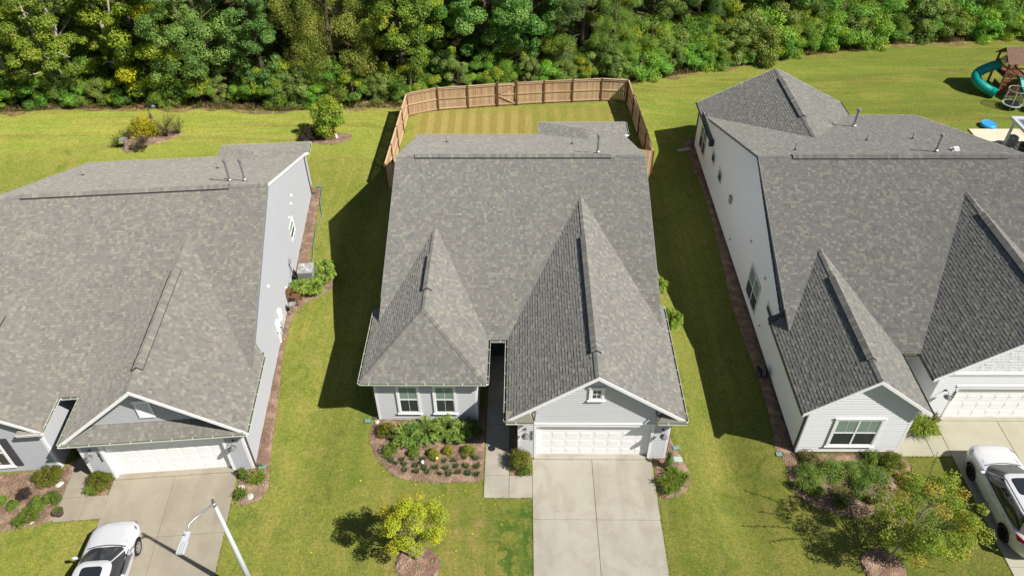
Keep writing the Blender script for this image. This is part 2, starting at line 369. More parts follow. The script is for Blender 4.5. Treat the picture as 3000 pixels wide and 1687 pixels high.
def bed(name, pts, mat, lift=.035, step=.3, smooth=True, bumpy=.012, parent=None, jag=0):
    loop = smooth_loop(pts) if smooth else [Vector((*p[:2], 0)) for p in pts]
    if jag: loop = [p+Vector((random.uniform(-jag, jag), random.uniform(-jag, jag), 0)) for p in loop]
    bm = bmesh.new(); vs = [bm.verts.new(p) for p in loop]
    es = [bm.edges.new((vs[i], vs[(i+1) % len(vs)])) for i in range(len(vs))]
    bmesh.ops.triangle_fill(bm, use_beauty=True, use_dissolve=False, edges=es)
    x0, x1 = min(p.x for p in loop), max(p.x for p in loop); y0, y1 = min(p.y for p in loop), max(p.y for p in loop)
    for ax, a, b in ((0, x0, x1), (1, y0, y1)):
        t = a+step
        while t < b:
            co = (t, 0, 0) if ax == 0 else (0, t, 0); no = (1, 0, 0) if ax == 0 else (0, 1, 0)
            bmesh.ops.bisect_plane(bm, geom=bm.verts[:]+bm.edges[:]+bm.faces[:], plane_co=co, plane_no=no); t += step
    bnd = {v for e in bm.edges if e.is_boundary for v in e.verts}
    for v in bm.verts:
        v.co.z = H(v.co.x, v.co.y) + (lift + random.uniform(0, bumpy) if v not in bnd else .004)
    bmesh.ops.recalc_face_normals(bm, faces=bm.faces)
    for f in bm.faces:
        f.smooth = True
        if f.normal.z < 0: f.normal_flip()
    me = bpy.data.meshes.new(name); bm.to_mesh(me); bm.free(); me.materials.append(mat)
    return link(name, me, parent)
def mulch(pts, **k): return struct(bed("mulch_bed", pts, M['mulch'], **k))
mulch([(-9.46, 2.0, 1), (-9.75, 1.6), (-9.78, .95), (-9.45, .15), (-8.95, -.55), (-8.3, -1.08), (-7.3, -1.3), (-6.1, -1.34), (-4.66, -1.26, 1), (-4.66, 2.6, 1), (-5.0, 3.2, 1), (-5.0, 2.02, 1)])
mulch([(-3.5, 0.0, 1), (-3.2, 0, 1), (-2.62, -.02, 1), (-2.64, -.98, 1), (-3.5, -.98, 1)])
mulch([(-3.5, 3.8, 1), (-3.5, 0.02, 1), (-3.2, 0.02, 1), (-3.2, 3.8, 1)], step=.6)
mulch([(2.64, -.03, 1), (3.16, -.03, 1), (3.2, 1.6, 1), (3.5, 1.5), (3.66, .7), (3.86, .15), (4.08, -.4), (4.12, -1.0), (3.92, -1.55), (3.5, -1.92), (3.0, -2.04), (2.68, -2.06, 1)])
mulch([(13.5, .56, 1), (9.0, .58, 1), (8.45, .5), (8.5, -.2), (8.42, -.95), (8.65, -1.68), (9.2, -2.15), (10.1, -2.5), (11.0, -2.55), (11.8, -2.3), (12.8, -1.35), (13.9, -.4), (13.75, .38, 1)])
mulch([(9.03, .6, 1), (8.25, .7), (8.42, 2.5), (8.45, 5), (8.3, 8), (8.3, 11), (8.45, 14), (8.62, 18), (8.6, 22), (8.42, 24), (8.4, 27.5, 1), (9.03, 27.6, 1)])
mulch([(-7.1, -4.28), (-7.75, -4.55), (-7.85, -5.2), (-7.5, -5.75), (-6.9, -5.95), (-6.35, -5.65), (-6.13, -5.1), (-6.45, -4.5)], bumpy=.03, lift=.06)
mulch([(10.96, -3.95), (10.25, -4.4), (10.3, -5.2), (10.9, -5.7), (11.6, -5.5), (11.85, -4.8), (11.5, -4.2)], bumpy=.03, lift=.06)
# left house
mulch([(-14.5, -.62, 1), (-13.85, -.6, 1), (-14.05, 1.0), (-14.28, 2.8), (-14.6, 4.8), (-14.86, 6.6), (-14.9, 8.6), (-14.5, 9.7), (-13.9, 10.25), (-13.35, 11.1), (-13.35, 12.4), (-14.0, 13.1), (-15.0, 13.3), (-15.2, 15), (-15.55, 18.2), (-15.75, 20.6, 1), (-16.4, 20.6, 1)])
mulch([(-15.05, -.8, 1), (-13.8, -.68, 1), (-13.62, -1.5), (-13.8, -2.2), (-14.27, -2.5), (-14.75, -2.5, 1)])
mulch([(-26, -1.2, 1), (-22.6, -.83, 1), (-22.3, .2, 1), (-22.05, .15, 1), (-21.93, -2.6), (-21.95, -3.3, 1), (-22.8, -3.6), (-24, -3.85), (-26, -4.1, 1)])
mulch([(-21.1, -.9, 1), (-20.25, -1.4, 1), (-20.2, -2.1, 1), (-21.0, -2.15, 1)])
mulch([(-30.5, 25.4), (-29.8, 24.9), (-28.9, 25.8), (-28.0, 26.3), (-27.0, 27.5), (-28.2, 28.1), (-29.4, 28.6), (-30.5, 27.7), (-30.7, 26.4)], jag=.06)
mulch([(-17.8, 26.5), (-17.0, 26.0), (-16.0, 25.95), (-15.1, 26.6), (-14.9, 27.2), (-15.8, 27.5), (-17.0, 27.4)], jag=.04)

def slabs(name, label_col, rects, mat, frame, zoff=.03):
    e = bpy.data.objects.new(name, None); COL.objects.link(e); e.matrix_world = frame; struct(e)
    for (x0, y0, x1, y1) in rects:
        m = MB(); g = .006; t = .012
        x0 += g; x1 -= g; y0 += g; y1 -= g; zb = -.14
        m.poly([(x0+t, y0+t, zoff), (x1-t, y0+t, zoff), (x1-t, y1-t, zoff), (x0+t, y1-t, zoff)])
        o_ = [(x0, y0), (x1, y0), (x1, y1), (x0, y1)]; i_ = [(x0+t, y0+t), (x1-t, y0+t), (x1-t, y1-t), (x0+t, y1-t)]
        for k in range(4):
            a, b, c, d = o_[k], o_[(k+1) % 4], i_[(k+1) % 4], i_[k]
            m.poly([(*a, zoff-.012), (*b, zoff-.012), (*c, zoff), (*d, zoff)]); m.poly([(*a, zb), (*b, zb), (*b, zoff-.012), (*a, zoff-.012)])
        m.build("slab", mat, e)
    return e
def frame(th, x, y, z): return Matrix.Translation((x, y, z)) @ Matrix.Rotation(th, 4, 'Z')
FC, FL, FR = frame(0, 0, 0, 0), frame(.09, -17.689, -1.023, .127), frame(.001, 9.047, .611, -.468)
slabs("driveway", "", [(-2.57, -3.06, 0, -.14), (0, -3.06, 2.58, -.14), (-2.57, -6.1, 0, -3.06), (0, -6.1, 2.58, -3.06), (-2.57, -9.2, 0, -6.1), (0, -9.2, 2.58, -6.1)], M['conc_c'], FC)
slabs("garage_apron", "", [(-2.5, -.14, 2.5, .3)], M['conc_c'], FC, .045)
slabs("front_walk", "", [(-4.6, -2.07, -3.55, -.97), (-3.55, -2.07, -2.57, -.97), (-4.6, -.97, -3.55, .4), (-4.6, .4, -3.55, 1.74), (-4.6, 1.74, -3.55, 3.08), (-4.6, 3.08, -3.55, 4.5), ], M['conc_c'], FC)
slabs("porch_floor", "", [(-4.95, 4.5, -3.2, 6.2)], M['porch'], FC, .06)
slabs("driveway", "", [(-2.55, -3.0, 0, -.14), (0, -3.0, 2.6, -.14), (-2.55, -6.0, 0, -3.0), (0, -6.0, 2.6, -3.0), (-2.55, -9, 0, -6.0), (0, -9, 2.6, -6.0)], M['conc_l'], FL)
slabs("garage_apron", "", [(-2.5, -.14, 2.5, .3)], M['conc_l'], FL, .045)
slabs("front_walk", "", [(-4.42, -1.97, -3.4, -.85), (-3.4, -1.97, -2.55, -.85), (-4.42, -.85, -3.4, .6), (-4.42, .6, -3.4, 2.4)], M['conc_l'], FL)
slabs("porch_floor", "", [(-4.5, 2.4, -3.4, 4.5)], M['porch'], FL, .06)
fr0 = frame(0, 0, 0, -.45)
slabs("driveway", "", [(15.88, -1.3, 18.72, 2.42), (18.72, -1.3, 21.5, 2.42), (15.88, -4.75, 18.72, -1.3), (18.72, -4.75, 21.5, -1.3), (15.88, -8.2, 18.72, -4.75), (18.72, -8.2, 21.5, -4.75)], M['conc_r'], fr0)
slabs("garage_apron", "", [(16.2, 2.42, 21.2, 2.8)], M['conc_r'], fr0, .045)
slabs("front_walk", "", [(13.5, .44, 15.08, 1.6), (15.08, .44, 15.88, 1.6), (14.2, 1.6, 15.5, 3.4)], M['conc_r'], fr0)
slabs("patio", "", [(28.95, 25.6, 32.4, 28.85), (32.4, 25.6, 36, 28.85), (28.95, 22.0, 32.4, 25.6), (32.4, 22.0, 36, 25.6)], M['patio'], fr0, .1)

# ================================================================ HOUSES
def clip_poly(P, a, b, c):
    """keep a*x+b*y<=c"""
    out = []
    for i in range(len(P)):
        p, q = P[i], P[(i+1) % len(P)]; dp, dq = a*p[0]+b*p[1]-c, a*q[0]+b*q[1]-c
        if dp <= 0: out.append(p)
        if dp*dq < 0:
            t = dp/(dp-dq); out.append((p[0]+(q[0]-p[0])*t, p[1]+(q[1]-p[1])*t))
    return out
def ccw(P): return P if sum(P[i][0]*P[(i+1) % len(P)][1]-P[(i+1) % len(P)][0]*P[i][1] for i in range(len(P))) > 0 else P[::-1]
WID = [.09, .11, .13, .16, .19]
def shade_col(pal, rng):
    r = rng.random()
    for w, c in pal:
        if r < w: break
        r -= w
    k = rng.uniform(.93, 1.07)
    return tuple(x*k for x in c)
EXPO = .143
def slope_axes(P):
    P = [Vector(p) for p in P]; n = Vector((0, 0, 0))
    for i in range(len(P)): n += (P[i]-P[0]).cross(P[(i+1) % len(P)]-P[0])
    n.normalize()
    if n.z < 0: n = -n
    u = Vector((0, 0, 1)).cross(n).normalized(); v = n.cross(u).normalized()
    if v.z < 0: v = -v; u = -u
    o = min(P, key=lambda p: p.z)
    return o, u, v, n
def shingle_slope(P, pal, rng, mbt, singles, want_single):
    o, u, v, n = slope_axes(P)
    Q = ccw([((Vector(p)-o).dot(u), (Vector(p)-o).dot(v)) for p in P])
    vmax = max(q[1] for q in Q); k = 0
    halfs = []
    for i in range(len(Q)):
        a, b = Q[i], Q[(i+1) % len(Q)]; nx, ny = b[1]-a[1], -(b[0]-a[0]); l = math.hypot(nx, ny) or 1
        halfs.append((nx/l, ny/l, (nx*a[0]+ny*a[1])/l))
    v0 = -.012
    zone = [rng.uniform(.93, 1.07) for _ in range(200)]
    while v0 < vmax:
        v1 = min(v0+EXPO, vmax+.01)
        us = [q[0] for q in clip_poly(clip_poly(list(Q), 0, 1, v1), 0, -1, -v0)]
        if not us: v0 += EXPO; k += 1; continue
        x = min(us)-rng.uniform(0, .3); xe = max(us)
        while x < xe:
            w = rng.choice(WID); R = [(x, v0), (x+w-.003, v0), (x+w-.003, v1), (x, v1)]
            hi = rng.random() < .5; t0 = .017 if hi else .009; t1 = .003
            full = all(max(a*p[0]+b*p[1]-c for p in R) < 0 for a, b, c in halfs)
            col = shade_col(pal, rng)
            if full and want_single:
                singles.append(((o+u*x+v*v0+n*.002), u, v, n, w, hi, col)); x += w; continue
            if not full:
                for a, b, c in halfs:
                    if R: R = clip_poly(R, a, b, c)
                if len(R) < 3: x += w; continue
            T = [o+u*p[0]+v*p[1]+n*(t0+(t1-t0)*((p[1]-v0)/EXPO)) for p in R]
            mbt.poly(T, 0, col)
            for i in range(len(R)):
                a, b = R[i], R[(i+1) % len(R)]
                if a[1]-v0 > EXPO*.9 and b[1]-v0 > EXPO*.9: continue
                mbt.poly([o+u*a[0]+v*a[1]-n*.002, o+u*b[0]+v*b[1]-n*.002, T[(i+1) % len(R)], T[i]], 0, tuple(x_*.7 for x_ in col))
            x += w
        v0 += EXPO; k += 1
def deck_slope(P, mb, th=.14, side=1):
    P = [Vector(p) for p in P]
    n = (P[1]-P[0]).cross(P[2]-P[0])
    if n.z < 0: P = P[::-1]
    D = [p-Vector((0, 0, .004)) for p in P]; B = [p-Vector((0, 0, th)) for p in P]
    mb.poly(D, 0); mb.poly(B[::-1], 1)
    for i in range(len(P)):
        j = (i+1) % len(P); mb.poly([B[i], B[j], D[j], D[i]], side)
SHM = {}
def build_roof(house, slopes, pal, rng, hframe, caps=(), vents=()):
    mb = MB()
    for i, s in enumerate(slopes): deck_slope(s['P'], mb, s.get('th', .15), 2 if i < 2 else 1)
    roof = mb.build("roof", [M['deck'], M['white'], M['drip']], house)
    sm = MB(); singles = []
    for s in slopes: shingle_slope(s['P'], pal, rng, sm, singles, s.get('single', True))
    cl = Vector((-3.05, -20.07, 27.3)); 
    singles.sort(key=lambda q: ((hframe @ q[0])-cl).length)
    inframe = lambda q: -24 < (hframe @ q[0]).x < 18.6
    pick = [q for q in singles if inframe(q)][:298]; ids = {id(q) for q in pick}
    for q in singles:
        if id(q) in ids: continue
        o, u, v, n, w, hi, col = q; t0 = .017 if hi else .009
        a, b, c, d = o+n*t0, o+u*(w-.003)+n*t0, o+u*(w-.003)+v*EXPO+n*.003, o+v*EXPO+n*.003
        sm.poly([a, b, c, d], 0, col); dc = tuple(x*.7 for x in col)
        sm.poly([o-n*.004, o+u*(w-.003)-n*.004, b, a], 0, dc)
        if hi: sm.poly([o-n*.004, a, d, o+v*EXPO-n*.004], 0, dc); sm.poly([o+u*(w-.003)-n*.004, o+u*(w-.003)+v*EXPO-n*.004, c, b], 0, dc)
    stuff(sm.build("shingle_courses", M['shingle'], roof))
    for q in pick:
        o, u, v, n, w, hi, col = q; ci = min(range(len(pal)), key=lambda i: sum(abs(a-b) for a, b in zip(pal[i][1], col)))
        kq = min(2, max(0, int((sum(col)/max(1e-6, sum(pal[ci][1]))-.88)/.08)))
        key = (id(pal), ci, kq, w, hi)
        if key not in SHM:
            m = MB(); t0 = .017 if hi else .009; cc = tuple(x*(.92+.08*kq) for x in pal[ci][1]); dc = tuple(x*.7 for x in cc); W_ = w-.003
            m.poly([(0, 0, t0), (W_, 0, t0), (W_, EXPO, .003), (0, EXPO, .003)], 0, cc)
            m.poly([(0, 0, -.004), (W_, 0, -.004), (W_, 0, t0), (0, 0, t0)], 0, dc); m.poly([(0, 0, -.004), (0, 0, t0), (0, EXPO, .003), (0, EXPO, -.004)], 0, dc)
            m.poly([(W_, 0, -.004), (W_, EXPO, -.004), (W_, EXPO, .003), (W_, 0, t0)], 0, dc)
            SHM[key] = m.mesh("shingle", M['shingle'])
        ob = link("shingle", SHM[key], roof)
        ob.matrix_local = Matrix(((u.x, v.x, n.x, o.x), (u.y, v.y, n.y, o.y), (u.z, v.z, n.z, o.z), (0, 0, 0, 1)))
    # ridge and hip cap shingles: short folded pieces
    cm = MB()
    for (a, b, n1, n2, wd) in caps:
        a, b = Vector(a), Vector(b); d = (b-a); L = d.length; d.normalize(); n1, n2 = Vector(n1).normalized(), Vector(n2).normalized()
        s1 = d.cross(n1).normalized(); s2 = d.cross(n2).normalized(); 
        if s1.z > 0: s1 = -s1
        if s2.z > 0: s2 = -s2
        N = int(L/.145); up = (n1+n2).normalized()
        for i in range(N+1):
            t0, t1 = i*.145, min(L, (i+1)*.145)
            if t1 <= t0: continue
            col = shade_col(pal, rng); lo, hi_ = .016, .028
            A0, A1 = a+d*t0+up*lo, a+d*t1+up*hi_
            for s_, n_ in ((s1, n1), (s2, n2)):
                e0, e1 = a+d*t0+s_*wd+n_*(lo+.006), a+d*t1+s_*wd+n_*(hi_+.004)
                q = [A0, A1, e1, e0]
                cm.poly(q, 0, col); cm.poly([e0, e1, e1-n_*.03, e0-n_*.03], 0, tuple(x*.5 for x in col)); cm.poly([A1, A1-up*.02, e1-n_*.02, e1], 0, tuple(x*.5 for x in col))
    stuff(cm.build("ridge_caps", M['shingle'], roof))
    # raised ridge vents, shingled on top with a dark slot below each edge
    for (a, b, n1, n2) in vents:
        a, b = Vector(a), Vector(b); d = (b-a).normalized(); m = MB(); up = (Vector(n1).normalized()+Vector(n2).normalized()).normalized()
        for n_ in (n1, n2):
            n_ = Vector(n_).normalized(); s_ = d.cross(n_).normalized()
            if s_.z > 0: s_ = -s_
            N = max(1, int((b-a).length/.145)); L = (b-a).length
            for i in range(N):
                t0, t1 = L*i/N, L*(i+1)/N; col = shade_col(pal, rng); j = rng.uniform(0, .006)
                p0, p1 = a+d*t0, a+d*t1
                m.poly([p0+up*(.10+j), p1+up*(.10+j), p1+s_*.2+n_*(.078+j), p0+s_*.2+n_*(.078+j)], 0, col)
            m.poly([a+s_*.2+n_*.078, b+s_*.2+n_*.078, b+s_*.2+n_*.062, a+s_*.2+n_*.062], 0, pal[0][1])
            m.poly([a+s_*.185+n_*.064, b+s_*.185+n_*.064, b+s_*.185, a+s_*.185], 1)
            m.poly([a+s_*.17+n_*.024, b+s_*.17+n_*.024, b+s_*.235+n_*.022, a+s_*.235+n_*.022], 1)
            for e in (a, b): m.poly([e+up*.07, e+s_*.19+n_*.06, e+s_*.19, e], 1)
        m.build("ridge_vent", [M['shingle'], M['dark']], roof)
    return roof
def plane_z(P, x, y):
    a, b, c = [Vector(p) for p in P[:3]]; n = (b-a).cross(c-a); return a.z-(n.x*(x-a.x)+n.y*(y-a.y))/n.z
def siding(house, name, p0, p1, polys, mat, board=.14, z0=0.0):
    """lapped boards on a wall; the outside is to the right of p0->p1; polys in (s, z)"""
    p0, p1 = Vector((*p0, 0)), Vector((*p1, 0)); d = (p1-p0).normalized(); nn = Vector((d.y, -d.x, 0)); m = MB()
    for Q in polys:
        Q = ccw(Q); zl, zh = min(q[1] for q in Q), max(q[1] for q in Q); k = math.floor((zl-z0)/board)
        while z0+k*board < zh:
            a, b = z0+k*board, z0+(k+1)*board; R = clip_poly(clip_poly(list(Q), 0, 1, b), 0, -1, -a)
            if len(R) >= 3:
                off = lambda z: .03-.026*(z-a)/board
                m.poly([p0+d*q[0]+Vector((0, 0, q[1]))+nn*off(q[1]) for q in R])
                lo = [q[0] for q in R if abs(q[1]-max(a, zl)) < 1e-4]
                if len(lo) >= 2 and a >= zl-1e-6:
                    s0, s1 = min(lo), max(lo); m.poly([p0+d*s0+Vector((0, 0, a))+nn*.002, p0+d*s1+Vector((0, 0, a))+nn*.002, p0+d*s1+Vector((0, 0, a))+nn*.03, p0+d*s0+Vector((0, 0, a))+nn*.03])
            k += 1
        m.poly([p0+d*q[0]+Vector((0, 0, q[1]))-nn*.12 for q in reversed(Q)])
    return m.build(name, mat, house)
class Wall:
    """helper for things fixed to a wall: local s along the wall, z up, n outwards"""
    def __init__(s, house, p0, p1):
        s.h = house; s.p0 = Vector((*p0, 0)); s.d = (Vector((*p1, 0))-s.p0).normalized(); s.n = Vector((s.d.y, -s.d.x, 0))
    def mat(s, a=0, z=0, off=0):
        o = s.p0+s.d*a+s.n*off+Vector((0, 0, z)); return Matrix(((s.d.x, -s.n.x, 0, o.x), (s.d.y, -s.n.y, 0, o.y), (0, 0, 1, o.z), (0, 0, 0, 1)))
    def add(s, name, me, a, z, off=0, parent=None):
        o = link(name, me, parent or s.h); o.matrix_local = s.mat(a, z, off); return o
WIN = {}
def window(w, s0, s1, z0, z1, cols=1, sash=True, grid=(0, 0), casing=.1, sill=True, blind=.5, simple=False, apron=True):
    W_, Hh = s1-s0, z1-z0; c = casing
    m = MB()
    m.box(-c, -.035, -c*.6, 0, .0, Hh+c, 0); m.box(W_, -.035, -c*.6, W_+c, .0, Hh+c, 0); m.box(0, -.037, Hh, W_, 0, Hh+c, 0); m.box(0, -.037, -c*.6, W_, 0, 0, 0)
    if sill: m.box(-c-.05, -.075, -c*.6-.04, W_+c+.05, 0.0, -c*.6+.004, 0)
    if apron: m.box(-c-.04, -.06, Hh+c, W_+c+.04, 0, Hh+c+.045, 0)
    win = w.add("window", m.mesh("window", M['white']), s0, z0, .036)
    cw = W_/cols
    for i in range(cols):
        x0, x1 = i*cw, (i+1)*cw; fr = MB(); f = .038
        fr.box(x0, -.022, 0, x0+f, .0, Hh); fr.box(x1-f, -.022, 0, x1, .0, Hh); fr.box(x0+f, -.022, 0, x1-f, 0, f); fr.box(x0+f, -.022, Hh-f, x1-f, 0, Hh)
        if sash: fr.box(x0+f, -.024, Hh/2-.022, x1-f, 0, Hh/2+.022)
        gx, gz = grid
        for g in range(gx):
            xx = x0+f+(x1-x0-2*f)*(g+1)/(gx+1)
            if sash: (fr.box(xx-.007, -.015, f, xx+.007, -.004, Hh/2-.022) if cols == 1 else None); fr.box(xx-.007, -.015, Hh/2+.022, xx+.007, -.004, Hh-f)
            else: fr.box(xx-.01, -.015, f, xx+.01, -.004, Hh-f)
        for g in range(gz):
            zz = f+(Hh-2*f)*(g+1)/(gz+1); fr.box(x0+f, -.0155, zz-.01, x1-f, -.004, zz+.01)
        so_ = link("sash", fr.mesh("sash", M['white']), win)
        for k in range(2 if sash else 1):
            a, b = (0, Hh/2) if (sash and k == 0) else ((Hh/2, Hh) if sash else (0, Hh))
            p = MB(); p.poly([(x0+f, -.009, a), (x1-f, -.009, a), (x1-f, -.009, b), (x0+f, -.009, b)]); link("pane", p.mesh("pane", M['glass']), win)
        bk = MB(); bk.poly([(x0, -.001, 0), (x1, -.001, 0), (x1, -.001, Hh), (x0, -.001, Hh)], 0)
        if blind > 0:
            zb = Hh*(1-blind); z = zb
            while z < Hh-.03: bk.poly([(x0+f, -.006, z), (x1-f, -.006, z), (x1-f, -.003, z+.03), (x0+f, -.003, z+.03)], 1); z += .034
        link("blind", bk.mesh("blind", [M['room'], M['blind']]), win)
    return win
def garage_door(w, s0, width, height, depth=.13, cols=8, rows=4):
    d = MB(); rh = height/rows
    for r in range(rows): d.box(0, 0, r*rh+.003, width, .04, (r+1)*rh-.003)
    door = w.add("garage_door", d.mesh("garage_door", M['door']), s0, .045, -depth)
    cw = width/cols; pw, ph = cw*.78, rh*.60; p = MB(); b = .022
    def ring(x0, z0, x1, z1, y0, X0, Z0, X1, Z1, y1):
        A = [(x0, y0, z0), (x1, y0, z0), (x1, y0, z1), (x0, y0, z1)]; B = [(X0, y1, Z0), (X1, y1, Z0), (X1, y1, Z1), (X0, y1, Z1)]
        for k in range(4): p.poly([A[k], A[(k+1) % 4], B[(k+1) % 4], B[k]])
    ring(0, 0, pw, ph, 0, b, b, pw-b, ph-b, -.010); ring(b, b, pw-b, ph-b, -.010, 2*b, 2*b, pw-2*b, ph-2*b, -.003); ring(2*b, 2*b, pw-2*b, ph-2*b, -.003, 3*b, 3*b, pw-3*b, ph-3*b, -.008)
    p.poly([(3*b, -.008, 3*b), (pw-3*b, -.008, 3*b), (pw-3*b, -.008, ph-3*b), (3*b, -.008, ph-3*b)])
    pm = p.mesh("door_panel", M['door'])
    for r in range(rows):
        for c in range(cols): link("door_panel", pm, door, (c*cw+(cw-pw)/2, -.0005, r*rh+(rh-ph)/2))
    # jambs and head casing
    j = MB(); c = .11
    for x0, x1 in ((-c, 0), (width, width+c)): j.box(x0, -depth-.025, -.02, x1, -depth+depth, height+.02) if False else j.box(x0, -depth-.022, 0, x1, .0, height+.06)
    j.box(-c, -depth-.024, height+.06, width+c, 0, height+.06+c); j.box(-c-.05, -depth-.05, height+.06+c, width+c+.05, 0, height+.06+c+.04)
    j.box(0, -depth-.02, height-.02, width, -.001, height+.06)
    link("door_casing", j.mesh("door_casing", M['white']), door, (0, -.014, -.045))
    return door
LAMP = {}
def barn_light(w, s, z):
    if not LAMP:
        a = MB(); a.lathe([(.0, -.03), (.055, -.03), (.055, 0)], n=14, axis='y'); a.tube([(0, -.02, 0), (0, -.1, .06), (0, -.2, .085), (0, -.27, .05), (0, -.29, -.01)], .012, 8)
        LAMP['a'] = a.mesh("wall_light", M['bronze'], True)
        b = MB(); b.lathe([(.0, .03), (.035, .028), (.045, -.02), (.16, -.11), (.165, -.125), (.155, -.122), (.04, -.03)], n=22); LAMP['b'] = b.mesh("shade", M['lamp_shade'], True)
    o = w.add("wall_light", LAMP['a'], s, z, .034); link("shade", LAMP['b'], o, (0, -.29, -.03)); return o
M['lamp_shade'] = plain("grey_lamp_shade", (.16, .16, .165), .4, .5, var=.05)
def digits(w, text, s, z, h=.13, wd=.085):
    for i, ch in enumerate(text):
        cu = bpy.data.curves.new("house_number", 'FONT'); cu.body = ch; cu.size = h*1.45; cu.extrude = .006; cu.align_x = 'CENTER'; cu.offset = .004
        tmp = bpy.data.objects.new("tmp", cu); me = bpy.data.meshes.new_from_object(tmp); bpy.data.objects.remove(tmp)
        me.transform(Matrix.Rotation(PI/2, 4, 'X')); me.materials.clear(); me.materials.append(M['dark'])
        w.add("house_number", me, s, z-i*(h+.035), .052)
def gutter(house, p0, p1, out, mat=None):
    p0, p1, out = Vector(p0), Vector(p1), Vector(out).normalized(); d = (p1-p0); L = d.length; d.normalize(); z = Vector((0, 0, 1)); m = MB()
    prof = [(0.0, -.01), (0.0, -.11), (.06, -.115), (.088, -.06), (.10, -.005), (.092, -.005), (.08, -.055), (.052, -.1), (.012, -.098), (.012, -.01)]
    for i in range(len(prof)-1):
        a, b = prof[i], prof[i+1]; mi = 1 if i in (5, 6, 7, 8) else 0
        m.poly([p0+out*a[0]+z*a[1], p1+out*a[0]+z*a[1], p1+out*b[0]+z*b[1], p0+out*b[0]+z*b[1]], mi)
    for e in (p0, p1): m.poly([e+out*q[0]+z*q[1] for q in prof[:5]], 0)
    t = .4
    while t < L: m.poly([p0+d*t+z*-.005, p0+d*(t+.02)+z*-.005, p0+d*(t+.02)+out*.095+z*.0, p0+d*t+out*.095+z*.0], 0); t += .8
    return m.build("gutter", [mat or M['white'], M['gutter_in']], house)
def downspout(house, x, y, z1, z0=.1, kick=(0, 0), mat=None):
    m = MB(); m.box(x-.035, y-.03, z0, x+.035, y+.03, z1); 
    if kick != (0, 0): m.bar((x, y, z0+.02), (x+kick[0], y+kick[1], z0-.05), .07, .06)
    return m.build("downspout", mat or M['white'], house)
def corner_trim(house, x, y, z0, z1, sx, sy):
    m = MB(); t = .024; w = .095
    m.box(min(x, x-sx*w), y if sy > 0 else y-t, z0, max(x, x-sx*w), y+t if sy > 0 else y, z1); m.box(x if sx > 0 else x-t, min(y+sy*t, y-sy*w), z0, x+t if sx > 0 else x, max(y+sy*t, y-sy*w), z1)
    return m.build("corner_trim", M['white'], house)
M['drip'] = plain('grey_drip_edge', (.20, .20, .205), .6, .3)
def rake_board(house, a, b, drop=.17, out=(0, -1, 0), mat=None):
    m = MB(); a, b, o = Vector(a), Vector(b), Vector(out); z = Vector((0, 0, 1))
    A = [a+z*.008, b+z*.008, b-z*drop, a-z*drop]; B = [p+o*.026 for p in A]
    for k in range(4): m.poly([A[k], A[(k+1) % 4], B[(k+1) % 4], B[k]])
    m.poly(B); m.poly(A[::-1]); return m.build("rake_board", mat or M['white'], house)
def roof_pipe(house, x, y, z, h, r=.04, kind='pvc', lab=None):
    m = MB(); m.lathe([(.11, .01), (r+.02, .06), (r+.015, .1)], n=14, mi=1); m.lathe([(r, 0), (r, h), (r*.8, h), (r*.8, h-.05)], n=14)
    if kind == 'flue': m.lathe([(r+.02, h-.06), (r*1.7, h-.04), (r*1.75, h+.03), (r*1.3, h+.035), (r*1.3, h+.06), (r*1.75, h+.065), (r*1.6, h+.12), (0, h+.14)], n=16); m.lathe([(r+.012, h*.5), (r+.012, h*.5+.05)], n=14); m.lathe([(r*1.6, .1), (r*2.0, .11), (r+.01, .16)], n=14)
    return m.build("roof_flue" if kind == 'flue' else "vent_pipe", [M['galv'] if kind == 'flue' else M['pvc'], M['deck']], house, smooth=False)
def place_at(o, x, y, z): o.location = (x, y, z); return o
def box_part(w, name, s0, s1, z0, z1, dep, mat, off=.036):
    m = MB(); b = .01; m.box(0, -dep, 0, s1-s0, 0, z1-z0); m.box(-.01, -dep*.4, -.01, s1-s0+.01, -.001, z1-z0+.01); return w.add(name, m.mesh(name, mat), s0, z0, off)
def hood_vent(w, s, z, r=.08, mat=None):
    m = MB(); m.lathe([(0, -.09), (r*.7, -.085), (r, -.05), (r, -.01), (r*1.25, -.008), (r*1.25, 0)], n=14, axis='y'); return w.add("wall_vent", m.mesh("wall_vent", mat or M['white'], True), s, z, .014)

PAL_C = [(.32, (.180, .177, .166)), (.20, (.198, .194, .176)), (.18, (.190, .178, .163)), (.12, (.160, .159, .152)), (.18, (.236, .228, .192))]
PAL_L = [(.32, (.170, .163, .149)), (.20, (.186, .178, .158)), (.19, (.178, .161, .148)), (.12, (.150, .146, .137)), (.17, (.215, .206, .171))]
PAL_R = [(.34, (.172, .171, .163)), (.22, (.189, .186, .170)), (.13, (.178, .170, .157)), (.12, (.152, .152, .147)), (.19, (.236, .228, .190))]

